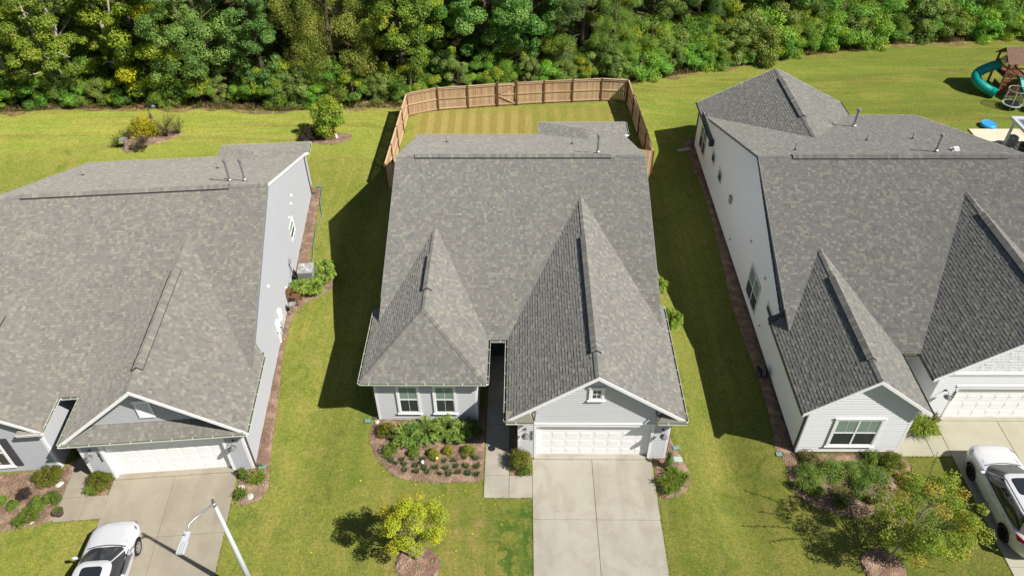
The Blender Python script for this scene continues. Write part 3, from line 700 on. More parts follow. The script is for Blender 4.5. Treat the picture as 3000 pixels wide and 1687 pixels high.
def build_house(kind):
    rng = random.Random({'C': 3, 'L': 4, 'R': 5}[kind])
    if kind == 'C':
        fr = FC; pal = PAL_C; wm = M['siding_c']
        house = thing("house", "middle grey roofed house with hipped left wing and gabled two car garage", "house")
        ze, Yf, Ym, Zm, Yb, xml, xmr = 2.84, 4.30, 14.39, 6.28, 22.53, -9.58, 3.386
        xel, xer, xg, zg, yg = -3.66, 3.653, -.055, 5.45, -.30
        xl, xr = -3.16, 3.153
        wl, wr, wy, weL, weR, wx, wz = -9.46, -5.0, 2.03, -9.95, -4.52, -7.256, 4.83
        jl, jr, jy, jx, jz = -2.0, 3.65, 24.09, .9, 3.75; ynl, ynr = 6.25, 6.5; wf = 1.70; base = 0; wall0 = 0.0
        entry = 6.0
    elif kind == 'L':
        fr = FL; pal = PAL_L; wm = M['siding_l']
        house = thing("house", "left neighbour house with brown grey roof, grey siding and shingled pent roof over garage", "house")
        ze, Yf, Ym, Zm, Yb, xml, xmr = 2.77, 2.22, 11.86, 6.58, 21.09, -9.58, 3.35
        xel, xer, xg, zg, yg = -3.68, 3.63, -.085, 5.58, -.30
        xl, xr = -3.29, 3.252
        wl, wr, wy, weL, weR, wx, wz = -9.72, -4.95, .69, -10.14, -4.60, -7.37, 4.78
        jl, jr, jy, jx, jz = -1.95, 3.51, 22.39, .6, 3.5; ynl, ynr = 4.6, 3.95; wf = .39; base = 0; wall0 = 0.0
        entry = 4.2
    if kind in 'CL':
        m_ = (Zm-ze)/(Ym-Yf); zy = lambda z: Yf+(z-ze)/m_; mb_ = (Zm-ze)/(Yb-Ym)
        house.matrix_world = fr
        yv = zy(zg); ywv = zy(wz)
        main = dict(P=[(xml, Yf, ze), (xmr, Yf, ze), (xmr, Ym, Zm), (xml, Ym, Zm)])
        back = dict(P=[(xmr, Yb, ze), (xml, Yb, ze), (xml, Ym, Zm), (xmr, Ym, Zm)], single=False)
        gl = dict(P=[(xel, yg, ze), (xel, Yf, ze), (xg, yv, zg), (xg, yg, zg)])
        pr_ = (zg-ze)/(xer-xg)
        gr = dict(P=[(xer, ynr, ze), (xer, yg, ze), (xg, yg, zg), (xg, yv, zg)])
        slopes = [main, back, gl, gr]
        nm, nb = Vector((0, -m_, 1)), Vector((0, mb_, 1)); ngl, ngr = Vector((-(zg-ze)/(xg-xel), 0, 1)), Vector(((zg-ze)/(xer-xg), 0, 1))
        nwl, nwr = Vector((-(wz-ze)/(wx-weL), 0, 1)), Vector(((wz-ze)/(weR-wx), 0, 1))
        caps = [((xml, Ym, Zm), (xmr, Ym, Zm), nm, nb, .15), ((xg, yg, zg), (xg, yv, zg), ngl, ngr, .15)]
        if kind == 'C':
            ha = 4.24; nh = Vector((0, -(wz-ze)/(ha-wf), 1))
            slopes += [dict(P=[(weL, wf, ze), (wx, ha, wz), (wx, ywv, wz), (weL, Yf, ze)]), dict(P=[(weL, Yf, ze), (xml, Yf+(xml-weL)*-nwl.x/m_, ze+(xml-weL)*-nwl.x), (xml, ynl, ze+(xml-weL)*-nwl.x), (weL, ynl, ze)]),
                       dict(P=[(weR, wf, ze), (weR, Yf, ze), (wx, ywv, wz), (wx, ha, wz)]),
                       dict(P=[(weL, wf, ze), (weR, wf, ze), (wx, ha, wz)])]
            caps += [((wx, ha, wz), (wx, ywv, wz), nwl, nwr, .15), ((weL, wf, ze), (wx, ha, wz), nwl, nh, .14), ((weR, wf, ze), (wx, ha, wz), nwr, nh, .14)]
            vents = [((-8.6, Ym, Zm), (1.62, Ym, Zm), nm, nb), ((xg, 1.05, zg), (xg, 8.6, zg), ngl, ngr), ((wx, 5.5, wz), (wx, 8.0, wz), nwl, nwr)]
        else:
            slopes += [dict(P=[(weL, wf, ze), (wx, wf, wz), (wx, ywv, wz), (weL, Yf, ze)], single=False),
                       dict(P=[(weR, wf, ze), (weR, Yf, ze), (wx, ywv, wz), (wx, wf, wz)])]
            caps += [((wx, wf, wz), (wx, ywv, wz), nwl, nwr, .15)]
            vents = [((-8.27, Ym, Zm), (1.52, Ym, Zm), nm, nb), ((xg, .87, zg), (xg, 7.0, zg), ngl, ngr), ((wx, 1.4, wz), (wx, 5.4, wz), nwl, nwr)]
            # shingled pent roof across the garage front
            slopes += [dict(P=[(xel+.1, -.36, ze), (xer-.1, -.36, ze), (xer-.45, .27, ze+.42), (xel+.45, .27, ze+.42)], th=.1)]
        # hipped bump at the back
        zj = jz; yj = Yb-(jz-ze)/mb_; ya = jy-(jz-ze)/ .36 if False else (21.58 if kind == 'C' else 20.11)
        slopes += [dict(P=[(jl, Yb, ze), (jl, jy, ze), (jx, ya, zj), (jx, yj, zj)], single=False), dict(P=[(jr, jy, ze), (jr, Yb, ze), (jx, yj, zj), (jx, ya, zj)], single=False), dict(P=[(jl, jy, ze), (jr, jy, ze), (jx, ya, zj)], single=False)]
        roof = build_roof(house, slopes, pal, rng, fr, caps, vents)
        # gable front wall with the garage opening
        dl, dr, dh = -2.5, 2.5, 2.16
        off = .25 if kind == 'L' else 0
        gz = lambda x: ze-.02+(zg-ze)*(1-abs(x-xg)/(xg-xel)) - .12
        if kind == 'C':
            siding(house, "front_wall", (0, 0), (1, 0), [[(xl, wall0), (dl, wall0), (dl, gz(dl)), (xl, gz(xl))], [(dr, wall0), (xr, wall0), (xr, gz(xr)), (dr, gz(dr))], [(dl, dh), (dr, dh), (dr, gz(dr)), (xg, gz(xg)), (dl, gz(dl))]], wm)
        else:
            siding(house, "front_wall", (0, 0), (1, 0), [[(xl, 0), (dl, 0), (dl, ze), (xl, ze)], [(dr, 0), (xr, 0), (xr, ze), (dr, ze)], [(dl, dh), (dr, dh), (dr, ze), (dl, ze)]], wm)
            siding(house, "gable_wall", (0, .25), (1, .25), [[(xel+.55, ze+.36), (xer-.55, ze+.36), (xg, gz(xg))]], wm)
        wF = Wall(house, (0, 0), (1, 0)); garage_door(wF, dl+.11, dr-dl-.22, 2.13)
        barn_light(wF, -2.86, 1.98); barn_light(wF, 2.86, 1.98)
        digits(wF, "2037" if kind == 'C' else "2033", -2.59 if kind == 'C' else -2.59, 1.72)
        # side, wing and recess walls
        siding(house, "wall", (xl, entry), (xl, 0), [[(0, wall0), (entry, wall0), (entry, ze), (0, ze)]], wm)
        siding(house, "wall", (wr, wy), (wr, entry), [[(0, wall0), (entry-wy, wall0), (entry-wy, ze), (0, ze)]], wm)
        siding(house, "entry_wall", (wr, entry), (xl, entry), [[(0, 0), (xl-wr, 0), (xl-wr, 2.95), (0, 2.95)]], wm)
        wE = Wall(house, (wr, entry), (xl, entry)); m = MB(); m.box(0, -.03, 0, .95, 0, 2.05, 0)
        for a, b in ((.12, .2), (.12, 1.15)):
            m.box(a, -.045, b, .44, -.029, b+.75, 0); m.box(.52, -.045, b, .84, -.029, b+.75, 0)
        d_ = wE.add("front_door", m.mesh("front_door", M['shutter']), .42, .06, .02); k = MB(); k.lathe([(0, -.07), (.03, -.06), (.03, -.03), (.015, 0)], n=10, axis='y'); link("handle", k.mesh("handle", M['galv'], True), d_, (.86, -.03, 1.0))
        fz = lambda y, yb=Yb: min(ze+(y-Yf)*m_, ze+(yb-y)*mb_)-.1
        # right gable end wall from the front corner to the back
        Yw = Yb-.35
        siding(house, "side_wall", (xr, 0), (xr, Yw), [[(0, -.1), (Yf, -.1), (Yf, ze-.02), (0, ze-.02)], [(Yf, -.1), (ynr, -.1), (ynr, ze-.02), (Yf, ze-.02)], [(ynr, -.1), (Yw, -.1), (Yw, fz(Yw)), (Ym, fz(Ym)), (ynr, fz(ynr))]], wm if kind == 'L' else wm)
        siding(house, "side_wall", (wl if kind == 'C' else wl, Yw), (wl, wy), [[(0, -.1), (Yw-wy, -.1), (Yw-wy, ze), (Yw-Yf, ze-.02), (Yw-Ym, fz(Ym)), (0, fz(Yw))]], wm)
        siding(house, "rear_wall", (xr, Yw), (wl, Yw), [[(0, 0), (xr-wl, 0), (xr-wl, ze-.05), (0, ze-.05)]], wm)
        siding(house, "rear_wall", (jr-.4, jy-.35), (jl+.4, jy-.35), [[(0, 0), (jr-jl-.8, 0), (jr-jl-.8, ze-.05), (0, ze-.05)]], wm)
        siding(house, "rear_wall", (jr-.4, Yw-.1), (jr-.4, jy-.35), [[(0, 0), (jy-Yw-.25, 0), (jy-Yw-.25, ze-.05), (0, ze-.05)]], wm)
        siding(house, "rear_wall", (jl+.4, jy-.35), (jl+.4, Yw-.1), [[(0, 0), (jy-Yw-.25, 0), (jy-Yw-.25, ze-.05), (0, ze-.05)]], wm)
        f = MB(); f.box(wl+.03, wy+.03, -.5, wr-.03, entry, .03); f.box(xl+.03, .03, -.6, xr-.012, Yw-.03, .0); f.box(wl+.03, entry, -.5, xl+.1, Yw-.03, -.01); f.build("foundation", M['found'], house)
        # wing front
        if kind == 'C':
            siding(house, "wing_wall", (wl, wy), (wr, wy), [[(0, 0.04), (wr-wl, 0.04), (wr-wl, ze-.06), (0, ze-.06)]], wm)
        else:
            wgz = lambda x: ze+(wz-ze)*(1-abs(x-wx)/(wx-weL))-.12
            siding(house, "wing_wall", (0, wy), (1, wy), [[(wl, 0.04), (wr, 0.04), (wr, wgz(wr)), (wx, wgz(wx)), (wl, wgz(wl))]], wm)
        # soffits under the front overhangs
        wW = Wall(house, (0, wy), (1, wy))
        if kind == 'C':
            window(wW, -8.43, -7.6, .58, 2.28, sash=True, grid=(1, 0)); window(wW, -6.83, -6.0, .58, 2.28, sash=True, grid=(1, 0))
            window(wF, -.24, .16, 3.88, 4.44, sash=False, grid=(1, 1), blind=0, casing=.11)
        else:
            window(wW, -7.6, -6.78, .5, 2.2, sash=True, grid=(1, 0))
            for sx in (-8.06, -6.64):
                m = MB(); m.box(0, -.03, 0, .33, 0, 1.8)
                for zz in (.08, .93):
                    m.box(.05, -.042, zz, .28, -.029, zz+.76)
                wW.add("shutter", m.mesh("shutter", M['shutter']), sx, .45, .036)
            # louvred gable vent
            m = MB(); m.box(-.02, -.05, -.04, .6, 0, 0, 0); m.box(-.07, -.06, .82, .65, 0, .94, 0); m.box(-.02, -.045, 0, .06, 0, .82); m.box(.52, -.045, 0, .6, 0, .82)
            z = .02
            while z < .8: m.poly([(.06, -.05, z), (.52, -.05, z), (.52, -.006, z+.05), (.06, -.006, z+.05)]); z += .055
            Wall(house, (0, .25), (1, .25)).add("gable_vent", m.mesh("gable_vent", M['white']), -.42, 3.55, .034)
        corner_trim(house, wl, wy, 0.02, ze-.05, -1, -1); corner_trim(house, wr, wy, 0.02, ze-.05, 1, -1)
        corner_trim(house, xl, 0, 0, ze-.05, -1, -1); corner_trim(house, xr, 0, 0, ze-.05, 1, -1)
        # gable rakes
        rake_board(house, (xel, yg, ze), (xg, yg, zg)); rake_board(house, (xg, yg, zg), (xer, yg, ze))
        zr = lambda y: ze+(y-Yf)*m_
        for (a, b) in (((xmr, ynr+.1, zr(ynr+.1)), (xmr, Ym, Zm)), ((xmr, Ym, Zm), (xmr, Yb, ze))): rake_board(house, a, b, .16, (1, 0, 0), M['white'] if (kind == 'L' and a[1] == Ym) else M['drip'])
        for (a, b) in (((xml, ynl+.1, zr(ynl+.1)), (xml, Ym, Zm)), ((xml, Ym, Zm), (xml, Yb, ze))): rake_board(house, a, b, .16, (-1, 0, 0), M['drip'])
        if kind == 'L': rake_board(house, (wx, wf, wz), (weR, wf, ze)); rake_board(house, (weL, wf, ze), (wx, wf, wz))
        g = -.02
        gutter(house, (xel, Yf, ze+g), (xel, yg, ze+g), (-1, 0, 0)); gutter(house, (xer, yg, ze+g), (xer, ynr, ze+g), (1, 0, 0)); gutter(house, (weR+.12, Yf, ze+g), (xel-.12, Yf, ze+g), (0, -1, 0))
        gutter(house, (weR, wf, ze+g), (weR, Yf, ze+g), (1, 0, 0)); gutter(house, (weL, ynl, ze+g), (weL, wf, ze+g), (-1, 0, 0))
        gutter(house, (xml, Yb, ze+g), (jl, Yb, ze+g), (0, 1, 0)); gutter(house, (jl, jy, ze+g), (jr, jy, ze+g), (0, 1, 0)); gutter(house, (jr, Yb, ze+g), (jr, jy, ze+g), (1, 0, 0))
        if kind == 'C':
            gutter(house, (weL, wf, ze+g), (weR, wf, ze+g), (0, -1, 0))
            # boxed eave returns at the two front corners
            for sx, xo, xi in ((-1, xel, xel+1.15), (1, xer, xer-1.15)):
                m = MB(); zt = ze+.24; y0 = yg-.09
                P = [(xo, y0, ze), (xi, y0, ze), (xi-sx*-.0, -.01, zt), (xo, -.01, zt)]
                q = [(xo, y0, ze-.02), (xi, y0, ze-.02), (xi, 0, ze-.02), (xo, 0, ze-.02)]
                xin = xi+sx*.3
                m.poly([(xo, y0, ze), (xi, y0, ze), (xin, -.002, zt), (xo, -.002, zt)] if sx < 0 else [(xi, y0, ze), (xo, y0, ze), (xo, -.002, zt), (xin, -.002, zt)], 0, (.22, .21, .17))
                m.poly([(xi, y0, ze), (xi, -.002, ze), (xin, -.002, zt)], 0, (.2, .19, .15))
                rt = m.build("eave_return", [M['shingle']], house)
                b = MB(); b.box(min(xo, xi), y0, ze-.15, max(xo, xi), .0, ze-.006, 0); link("soffit_box", b.mesh("soffit_box", M['white']), rt)
                gutter(house, (min(xo, xi), y0, ze), (max(xo, xi), y0, ze), (0, -1, 0))
                e = MB(); e.tube([(xi, y0+.05, ze+.02), (xi-sx*.06, -.05, ze+.3)], .035, 8); e.build("downspout_elbow", M['bronze'], house)
            roof_pipe(house, 0, 0, 0, .42, .028).location = (-7.42, 19.1, 4.29); roof_pipe(house, 0, 0, 0, .42, .028).location = (-.14, 18.37, 4.60)
            roof_pipe(house, 0, 0, 0, 1.0, .055, 'flue').location = (1.0, 15.17, 5.95)
            m = MB(); m.tube([(3.74, 6.45, 2.78), (3.74, 6.45, 2.5), (3.3, 6.45, 2.2), (3.22, 6.45, 2.1), (3.22, 6.45, .1)], .04, 8); m.build("downspout", M['ac'], house)
            downspout(house, xr+.05, .12, 2.6, .1, (.3, 0), M['bronze']); downspout(house, wl-.06, wy+.08, 2.6, .1, (-.25, -.1), M['bronze'])
            box_part(Wall(house, (xr, 0), (xr, 1)), "disconnect_box", 7.0, 7.25, .9, 1.3, .1, M['ac'])
        else:
            gutter(house, (xel, -.36, ze+.0), (xer, -.36, ze+.0), (0, -1, 0))
            gutter(house, (weR, wf, ze), (weR-1.0, wf, ze), (0, -1, 0))
            m = MB(); m.poly([(weR-1.0, wf-.06, ze), (weR, wf-.06, ze), (weR, wy, ze+.26), (weR-.75, wy, ze+.26)], 0, (.22, .2, .16)); m.poly([(weR-1.0, wf-.06, ze), (weR-.75, wy, ze+.26), (weR-1.0, wy, ze)], 0, (.2, .18, .15)); rt = m.build("eave_return", M['shingle'], house)
            b = MB(); b.box(weR-1.0, wf-.06, ze-.15, weR, wy, ze-.006); link("soffit_box", b.mesh("soffit_box", M['white']), rt)
            b = MB(); b.box(xel+.05, -.36, ze-.14, xer-.05, -.0, ze-.03); b.build("soffit_box", M['white'], house)
            for x, y, z, h_, k_ in ((-7.75, 16.74, 4.57, .38, 'pvc'), (-.59, 16.9, 4.5, .42, 'pvc'), (1.23, 13.01, 6.10, 1.15, 'flue'), (1.99, 12.92, 6.14, 1.15, 'flue')):
                roof_pipe(house, 0, 0, 0, h_, .028 if k_ == 'pvc' else .055, k_).location = (x, y, z)
            wR = Wall(house, (xr, 0), (xr, 1))
            hood_vent(wR, 15.87, 3.18); hood_vent(wR, 15.4, 2.95, .07); hood_vent(wR, 8.07, 3.29, .08); window(wR, 13.85, 14.95, 1.55, 2.35, sash=True, blind=.5, casing=.06, sill=False, apron=False)
            hood_vent(wR, 14.4, 2.75, .06); box_part(wR, "junction_box", 12.3, 12.5, 1.2, 1.5, .09, M['ac']); box_part(wR, "cable_box", 11.25, 11.45, .45, .65, .05, M['cover'])
            hood_vent(wR, 10.65, .95, .05); box_part(wR, "meter_box", 8.2, 8.55, .85, 1.4, .14, M['white']); box_part(wR, "meter_box", 7.45, 7.85, .8, 1.3, .16, M['white'])
            m = MB(); m.tube([(xr+.05, 7.62, .8), (xr+.05, 7.55, -.1)], .045, 8); m.tube([(xr+.04, 8.3, .85), (xr+.06, 8.25, .1)], .015, 6, 1); m.tube([(xr+.04, 12.2, 1.3), (xr+.2, 12.0, .7), (xr+.5, 11.8, .3)], .025, 8, 1); m.build("conduit", [M['white'], M['dark']], house)
            m = MB(); m.lathe([(0, -.12), (.09, -.11), (.11, -.03), (.11, 0)], n=16, axis='y'); wR.add("electric_meter", m.mesh("electric_meter", M['galv'], True), 7.65, 1.05, .19)
            downspout(house, xr+.06, .1, 2.55, .1, (.3, -.02), M['bronze']); downspout(house, xr+.05, Yw-.05, 2.6, .1, (.3, 0), M['bronze'])
            m = MB(); m.bar((xer-.05, 4.0, 2.75), (xr+.02, 4.02, 2.6), .3, .06); m.build("eave_end_cap", M['dark'], house)
            # porch column by the front door
            m = MB(); m.box(-3.62, 1.9, 0, -3.45, 2.07, 2.6); m.build("porch_post", M['white'], house)
        return house
    # ------------------------------------------------ right house
    fr = FR; pal = PAL_R; wm = M['white_b']
    house = thing("house", "right neighbour house with white lap siding, charcoal roof and rear cross gable", "house"); house.matrix_world = fr
    ze, Yf, Ym, Zm, Yb, xml, xmr = 3.04, 3.14, 13.25, 7.02, 24.82, .05, 13.92
    m_ = (Zm-ze)/(Ym-Yf); mb_ = (Zm-ze)/(Yb-Ym); zy = lambda z: Yf+(z-ze)/m_
    ww, wz = 4.417, 5.05; wx = ww/2; yw = zy(wz); xel, xgd, zg, gy = 5.71, 10.03, 6.24, 1.93; xer = 2*xgd-xel; yv = zy(zg)
    rl, rr, rc, rz, ry = -.18, 9.49, 4.64, 5.49, 26.66; rv = Yb-(rz-ze)/mb_
    ye = 5.12; fy = -.3
    slopes = [dict(P=[(xml, Yf, ze), (xmr, Yf, ze), (xmr, Ym, Zm), (xml, Ym, Zm)]), dict(P=[(xmr, Yb, ze), (xml, Yb, ze), (xml, Ym, Zm), (xmr, Ym, Zm)], single=False),
              dict(P=[(-.45, fy, ze), (wx, fy, wz), (wx, yw, wz), (-.45, Yf, ze)]), dict(P=[(-.45, Yf, ze), (xml, Yf+.378/m_, ze+.378), (xml, ye, ze+.378), (-.45, ye, ze)]), dict(P=[(ww+.45, fy, ze), (ww+.45, Yf, ze), (wx, yw, wz), (wx, fy, wz)]),
              dict(P=[(xel, gy-.3, ze), (xel, Yf, ze), (xgd, yv, zg), (xgd, gy-.3, zg)]), dict(P=[(xer, gy-.3, ze), (xgd, gy-.3, zg), (xgd, yv, zg), (xer, yv-2, ze)], single=False),
              dict(P=[(rl, ry, ze), (rc, ry, rz), (rc, rv, rz), (rl, 21.62, ze)], single=False), dict(P=[(rr, ry, ze), (rr, Yb, ze), (rc, rv, rz), (rc, ry, rz)], single=False)]
    nm, nb = Vector((0, -m_, 1)), Vector((0, mb_, 1)); k = (wz-ze)/(wx+.45); nwl, nwr = Vector((-k, 0, 1)), Vector((k, 0, 1)); k = (zg-ze)/(xgd-xel); ngl, ngr = Vector((-k, 0, 1)), Vector((k, 0, 1)); k = (rz-ze)/(rc-rl); nrl, nrr = Vector((-k, 0, 1)), Vector((k, 0, 1))
    caps = [((xml, Ym, Zm), (xmr, Ym, Zm), nm, nb, .15), ((wx, fy, wz), (wx, yw, wz), nwl, nwr, .15), ((xgd, gy-.3, zg), (xgd, yv, zg), ngl, ngr, .15), ((rc, rv, rz), (rc, ry, rz), nrl, nrr, .15)]
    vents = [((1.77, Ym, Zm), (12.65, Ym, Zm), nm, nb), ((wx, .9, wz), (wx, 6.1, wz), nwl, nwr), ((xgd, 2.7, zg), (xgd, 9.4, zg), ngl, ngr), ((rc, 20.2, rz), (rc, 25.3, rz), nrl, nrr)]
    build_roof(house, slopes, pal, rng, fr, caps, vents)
    fz = lambda y: min(ze+(y-Yf)*m_, ze+(Yb-y)*mb_)-.1
    wgz = lambda x: ze+(wz-ze)*(1-abs(x-wx)/(wx+.45))-.14
    siding(house, "wing_wall", (0, 0), (1, 0), [[(0, .12), (ww, .12), (ww, wgz(ww)), (wx, wgz(wx)), (0, wgz(0))]], wm, .16)
    wW = Wall(house, (0, 0), (1, 0)); window(wW, 1.27, 3.13, .66, 2.32, cols=2, sash=True, grid=(1, 0), casing=.11, blind=.5)
    siding(house, "side_wall", (0, 26.3), (0, 0), [[(0, .15), (26.3, .15), (26.3, ze-.02), (26.3-ye, ze+.1), (26.3-Ym, fz(Ym)), (26.3-23.2, fz(23.2)+.0), (0, ze-.06)]], M['white'])  # lighter white than the front siding: brightness put into this shaded wall's colour
    siding(house, "wall", (ww, 0), (ww, Yf+1.2), [[(0, .1), (Yf+1.2, .1), (Yf+1.2, ze), (0, ze)]], wm)
    siding(house, "wall", (6.2, Yf+1.2), (6.2, gy), [[(0, .1), (Yf+1.2-gy, .1), (Yf+1.2-gy, ze), (0, ze)]], wm)
    siding(house, "entry_wall", (ww, Yf+1.2), (6.2, Yf+1.2), [[(0, 0), (6.2-ww, 0), (6.2-ww, ze+.2), (0, ze+.2)]], wm)
    siding(house, "side_wall", (xmr-.2, 1.93), (xmr-.2, Yb-.3), [[(0, 0), (Yb-2.2, 0), (Yb-2.2, ze), (0, ze)]], wm)
    siding(house, "rear_wall", (xmr-.2, Yb-.35), (rr-.4, Yb-.35), [[(0, 0), (xmr-rr+.2, 0), (xmr-rr+.2, ze-.05), (0, ze-.05)]], wm)
    rgz = lambda s: ze+(rz-ze)*(1-abs((rr-.4-s)-rc)/(rc-rl))-.14
    siding(house, "rear_wall", (rr-.4, 26.3), (0, 26.3), [[(0, 0), (rr-.4, 0), (rr-.4, rgz(rr-.4)), (rr-.4-rc, rgz(rr-.4-rc)), (0, rgz(0))]], wm)
    siding(house, "rear_wall", (rr-.4, Yb-.35), (rr-.4, 26.3), [[(0, 0), (26.3-Yb+.35, 0), (26.3-Yb+.35, ze), (0, ze)]], wm)
    ggz = lambda x: ze+(zg-ze)*(1-abs(x-xgd)/(xgd-xel))-.14
    dl = 7.12; dr = 12.3; zs = 3.02
    siding(house, "front_wall", (0, gy), (1, gy), [[(6.2, .08), (dl, .08), (dl, zs), (6.2, zs)], [(dr, .08), (13.8, .08), (13.8, zs), (dr, zs)], [(dl, 2.2), (dr, 2.2), (dr, zs), (dl, zs)]], wm)
    bnd = MB(); bnd.box(xel+.25, gy-.06, zs-.03, xer-.25, gy+.0, zs+.1); bnd.box(xel+.3, gy-.09, zs+.1, xer-.3, gy, zs+.135); bnd.build("band_board", M['white'], house)
    # shingle-style siding in the garage gable
    sg = MB(); z = zs+.13; row = 0; rg = random.Random(9)
    while z < zg-.3:
        h_ = .17; a = xgd-(xgd-xel)*(1-(z+.02-ze+.14)/(zg-ze)); b = 2*xgd-a; x = a+.02
        while x < b-.02:
            w_ = rg.choice([.12, .16, .2]); x2 = min(x+w_, b-.02); t = rg.uniform(.012, .024)
            sg.poly([(x, gy-t, z), (x2-.006, gy-t, z), (x2-.006, gy-.003, z+h_), (x, gy-.003, z+h_)]); sg.poly([(x, gy, z), (x2-.006, gy, z), (x2-.006, gy-t, z), (x, gy-t, z)]); x += w_
            sg.poly([(x-.006, gy-t, z), (x-.006, gy, z), (x-.006, gy, z+h_), (x-.006, gy-.003, z+h_)])
        z += h_; row += 1
    stuff(sg.build("gable_shakes", M['white_b'], house))
    bk = MB(); bk.poly([(xel+.4, gy+.02, zs), (xer-.4, gy+.02, zs), (xgd, gy+.02, ggz(xgd)+.1)]); bk.build("gable_backing", M['white'], house)
    wG = Wall(house, (0, gy), (1, gy)); garage_door(wG, dl+.11, dr-dl-.22, 2.13); barn_light(wG, 6.68, 2.05); digits(wG, "2041", dl+.03, 1.86)
    f = MB(); f.box(.02, .03, -1.2, ww-.02, Yf+1.2, .12); f.box(.02, Yf, -1.2, xmr-.25, 24.4, .15); f.box(.02, 24.4, -1.2, rr-.42, 26.28, .15); f.box(6.23, gy+.03, -.4, 13.7, Yf+1, .08); f.build("foundation", M['found'], house)
    wL = Wall(house, (0, 26.3), (0, 0)); W2 = lambda y: 26.3-y
    window(wL, W2(10.2), W2(8.3), .63, 2.4, cols=2, sash=True, casing=.06, blind=.5, sill=False, apron=False); window(wL, W2(7.0), W2(5.95), 2.2, 2.62, sash=False, casing=.06, blind=0, sill=False, apron=False)
    window(wL, W2(24.8), W2(23.1), .9, 2.75, cols=2, sash=True, casing=.06, blind=.5, sill=False, apron=False); window(wL, W2(21.2), W2(20.4), 2.0, 2.65, sash=False, casing=.06, blind=.4, sill=False, apron=False); window(wL, W2(19.1), W2(18.3), 1.95, 2.65, sash=False, casing=.06, blind=.4, sill=False, apron=False)
    hood_vent(wL, W2(11.09), 3.2, .09, M['siding_c']); hood_vent(wL, W2(8.1), 3.2, .09, M['siding_c']); hood_vent(wL, W2(14.4), .8, .07, M['ac']); hood_vent(wL, W2(7.2), .85, .05, M['ac'])
    box_part(wL, "wall_exhaust_cap", W2(15.9), W2(15.55), 2.45, 2.85, .12, M['ac'])
    corner_trim(house, 0, 0, .1, ze-.05, -1, -1); corner_trim(house, ww, 0, .1, ze-.05, 1, -1); corner_trim(house, 6.2, gy, .08, ze-.05, -1, -1)
    rake_board(house, (-.45, fy, ze), (wx, fy, wz)); rake_board(house, (wx, fy, wz), (ww+.45, fy, ze)); rake_board(house, (xel, gy-.3, ze), (xgd, gy-.3, zg)); rake_board(house, (xgd, gy-.3, zg), (xer, gy-.3, ze))
    rake_board(house, (xml, ye+.05, ze+(ye+.05-Yf)*m_), (xml, Ym, Zm), .16, (-1, 0, 0), M['drip']); rake_board(house, (xml, Ym, Zm), (xml, 24.3, fz(24.3)+.1), .16, (-1, 0, 0), M['drip']); rake_board(house, (xmr, Ym, Zm), (xmr, Yb, ze), .16, (1, 0, 0))
    rake_board(house, (rl, ry, ze), (rc, ry, rz), .16, (0, 1, 0)); rake_board(house, (rc, ry, rz), (rr, ry, ze), .16, (0, 1, 0))
    dk = M['bronze']
    gutter(house, (-.45, ye, ze), (-.45, fy, ze), (-1, 0, 0), dk); gutter(house, (ww+.45, fy, ze), (ww+.45, Yf, ze), (1, 0, 0), dk); gutter(house, (ww+.57, Yf, ze), (xel-.12, Yf, ze), (0, -1, 0), dk); gutter(house, (xel, Yf, ze), (xel, gy-.3, ze), (-1, 0, 0), dk)
    gutter(house, (rl, ry, ze), (rl, 21.62, ze), (-1, 0, 0), dk); gutter(house, (rr, Yb, ze), (rr, ry, ze), (1, 0, 0), dk); gutter(house, (rr, Yb, ze), (xmr, Yb, ze), (0, 1, 0))
    # boxed ends of the two side eaves
    m = MB(); m.poly([(-.57, ye, ze), (.02, ye, ze), (.02, ye, ze+.42), (-.45, ye, ze+.02)]); m.poly([(-.57, ye, ze-.12), (.02, ye, ze-.12), (.02, ye, ze), (-.57, ye, ze)]); m.box(-.5, ye, ze-.12, .0, ye+.35, ze+.02); m.poly([(-.5, ye+.36, ze+.02), (0, ye+.36, ze+.3), (0, ye, ze+.42), (-.5, ye, ze+.03)]); m.build("eave_end_cap", M['dark'], house)  # shade on this eave end is put in as dark colour
    m = MB(); m.box(-.3, 21.3, ze-.25, .0, 21.62, ze+.12); m.build("eave_end_cap", M['dark'], house)
    downspout(house, -.06, .12, 2.9, .0, (-.3, -.02), dk); downspout(house, -.06, 26.1, 2.9, .0, (-.3, 0), dk); downspout(house, ww+.06, .12, 2.9, .1, (0, 0), dk)
    m = MB(); m.lathe([(0, -.04), (.09, -.04), (.09, .06), (0, .08)], n=14); place_at(m.build("security_light", M['dark'], house, smooth=True), ww+.12, .25, 2.55)
    for x, y, z, h_, k_ in ((2.39, 14.61, 6.55, .42, 'pvc'), (7.2, 17.0, 5.73, .42, 'pvc'), (9.94, 17.41, 5.59, .42, 'pvc'), (9.56, 14.2, 6.7, .95, 'flue')): roof_pipe(house, 0, 0, 0, h_, .035 if k_ == 'pvc' else .06, k_).location = (x, y, z)
    roof_pipe(house, 0, 0, 0, 1.1, .075, 'flue').location = (8.19, 21.01, 4.35)
    m = MB(); m.box(-.13, -.1, 0, .13, .1, .16); m.box(-.2, -.15, 0, .2, .2, .02); place_at(m.build("box_vent", M['white'], house), 10.74, 14.5, 6.62)
    return house
HC = build_house('C'); HL = build_house('L'); HR = build_house('R')

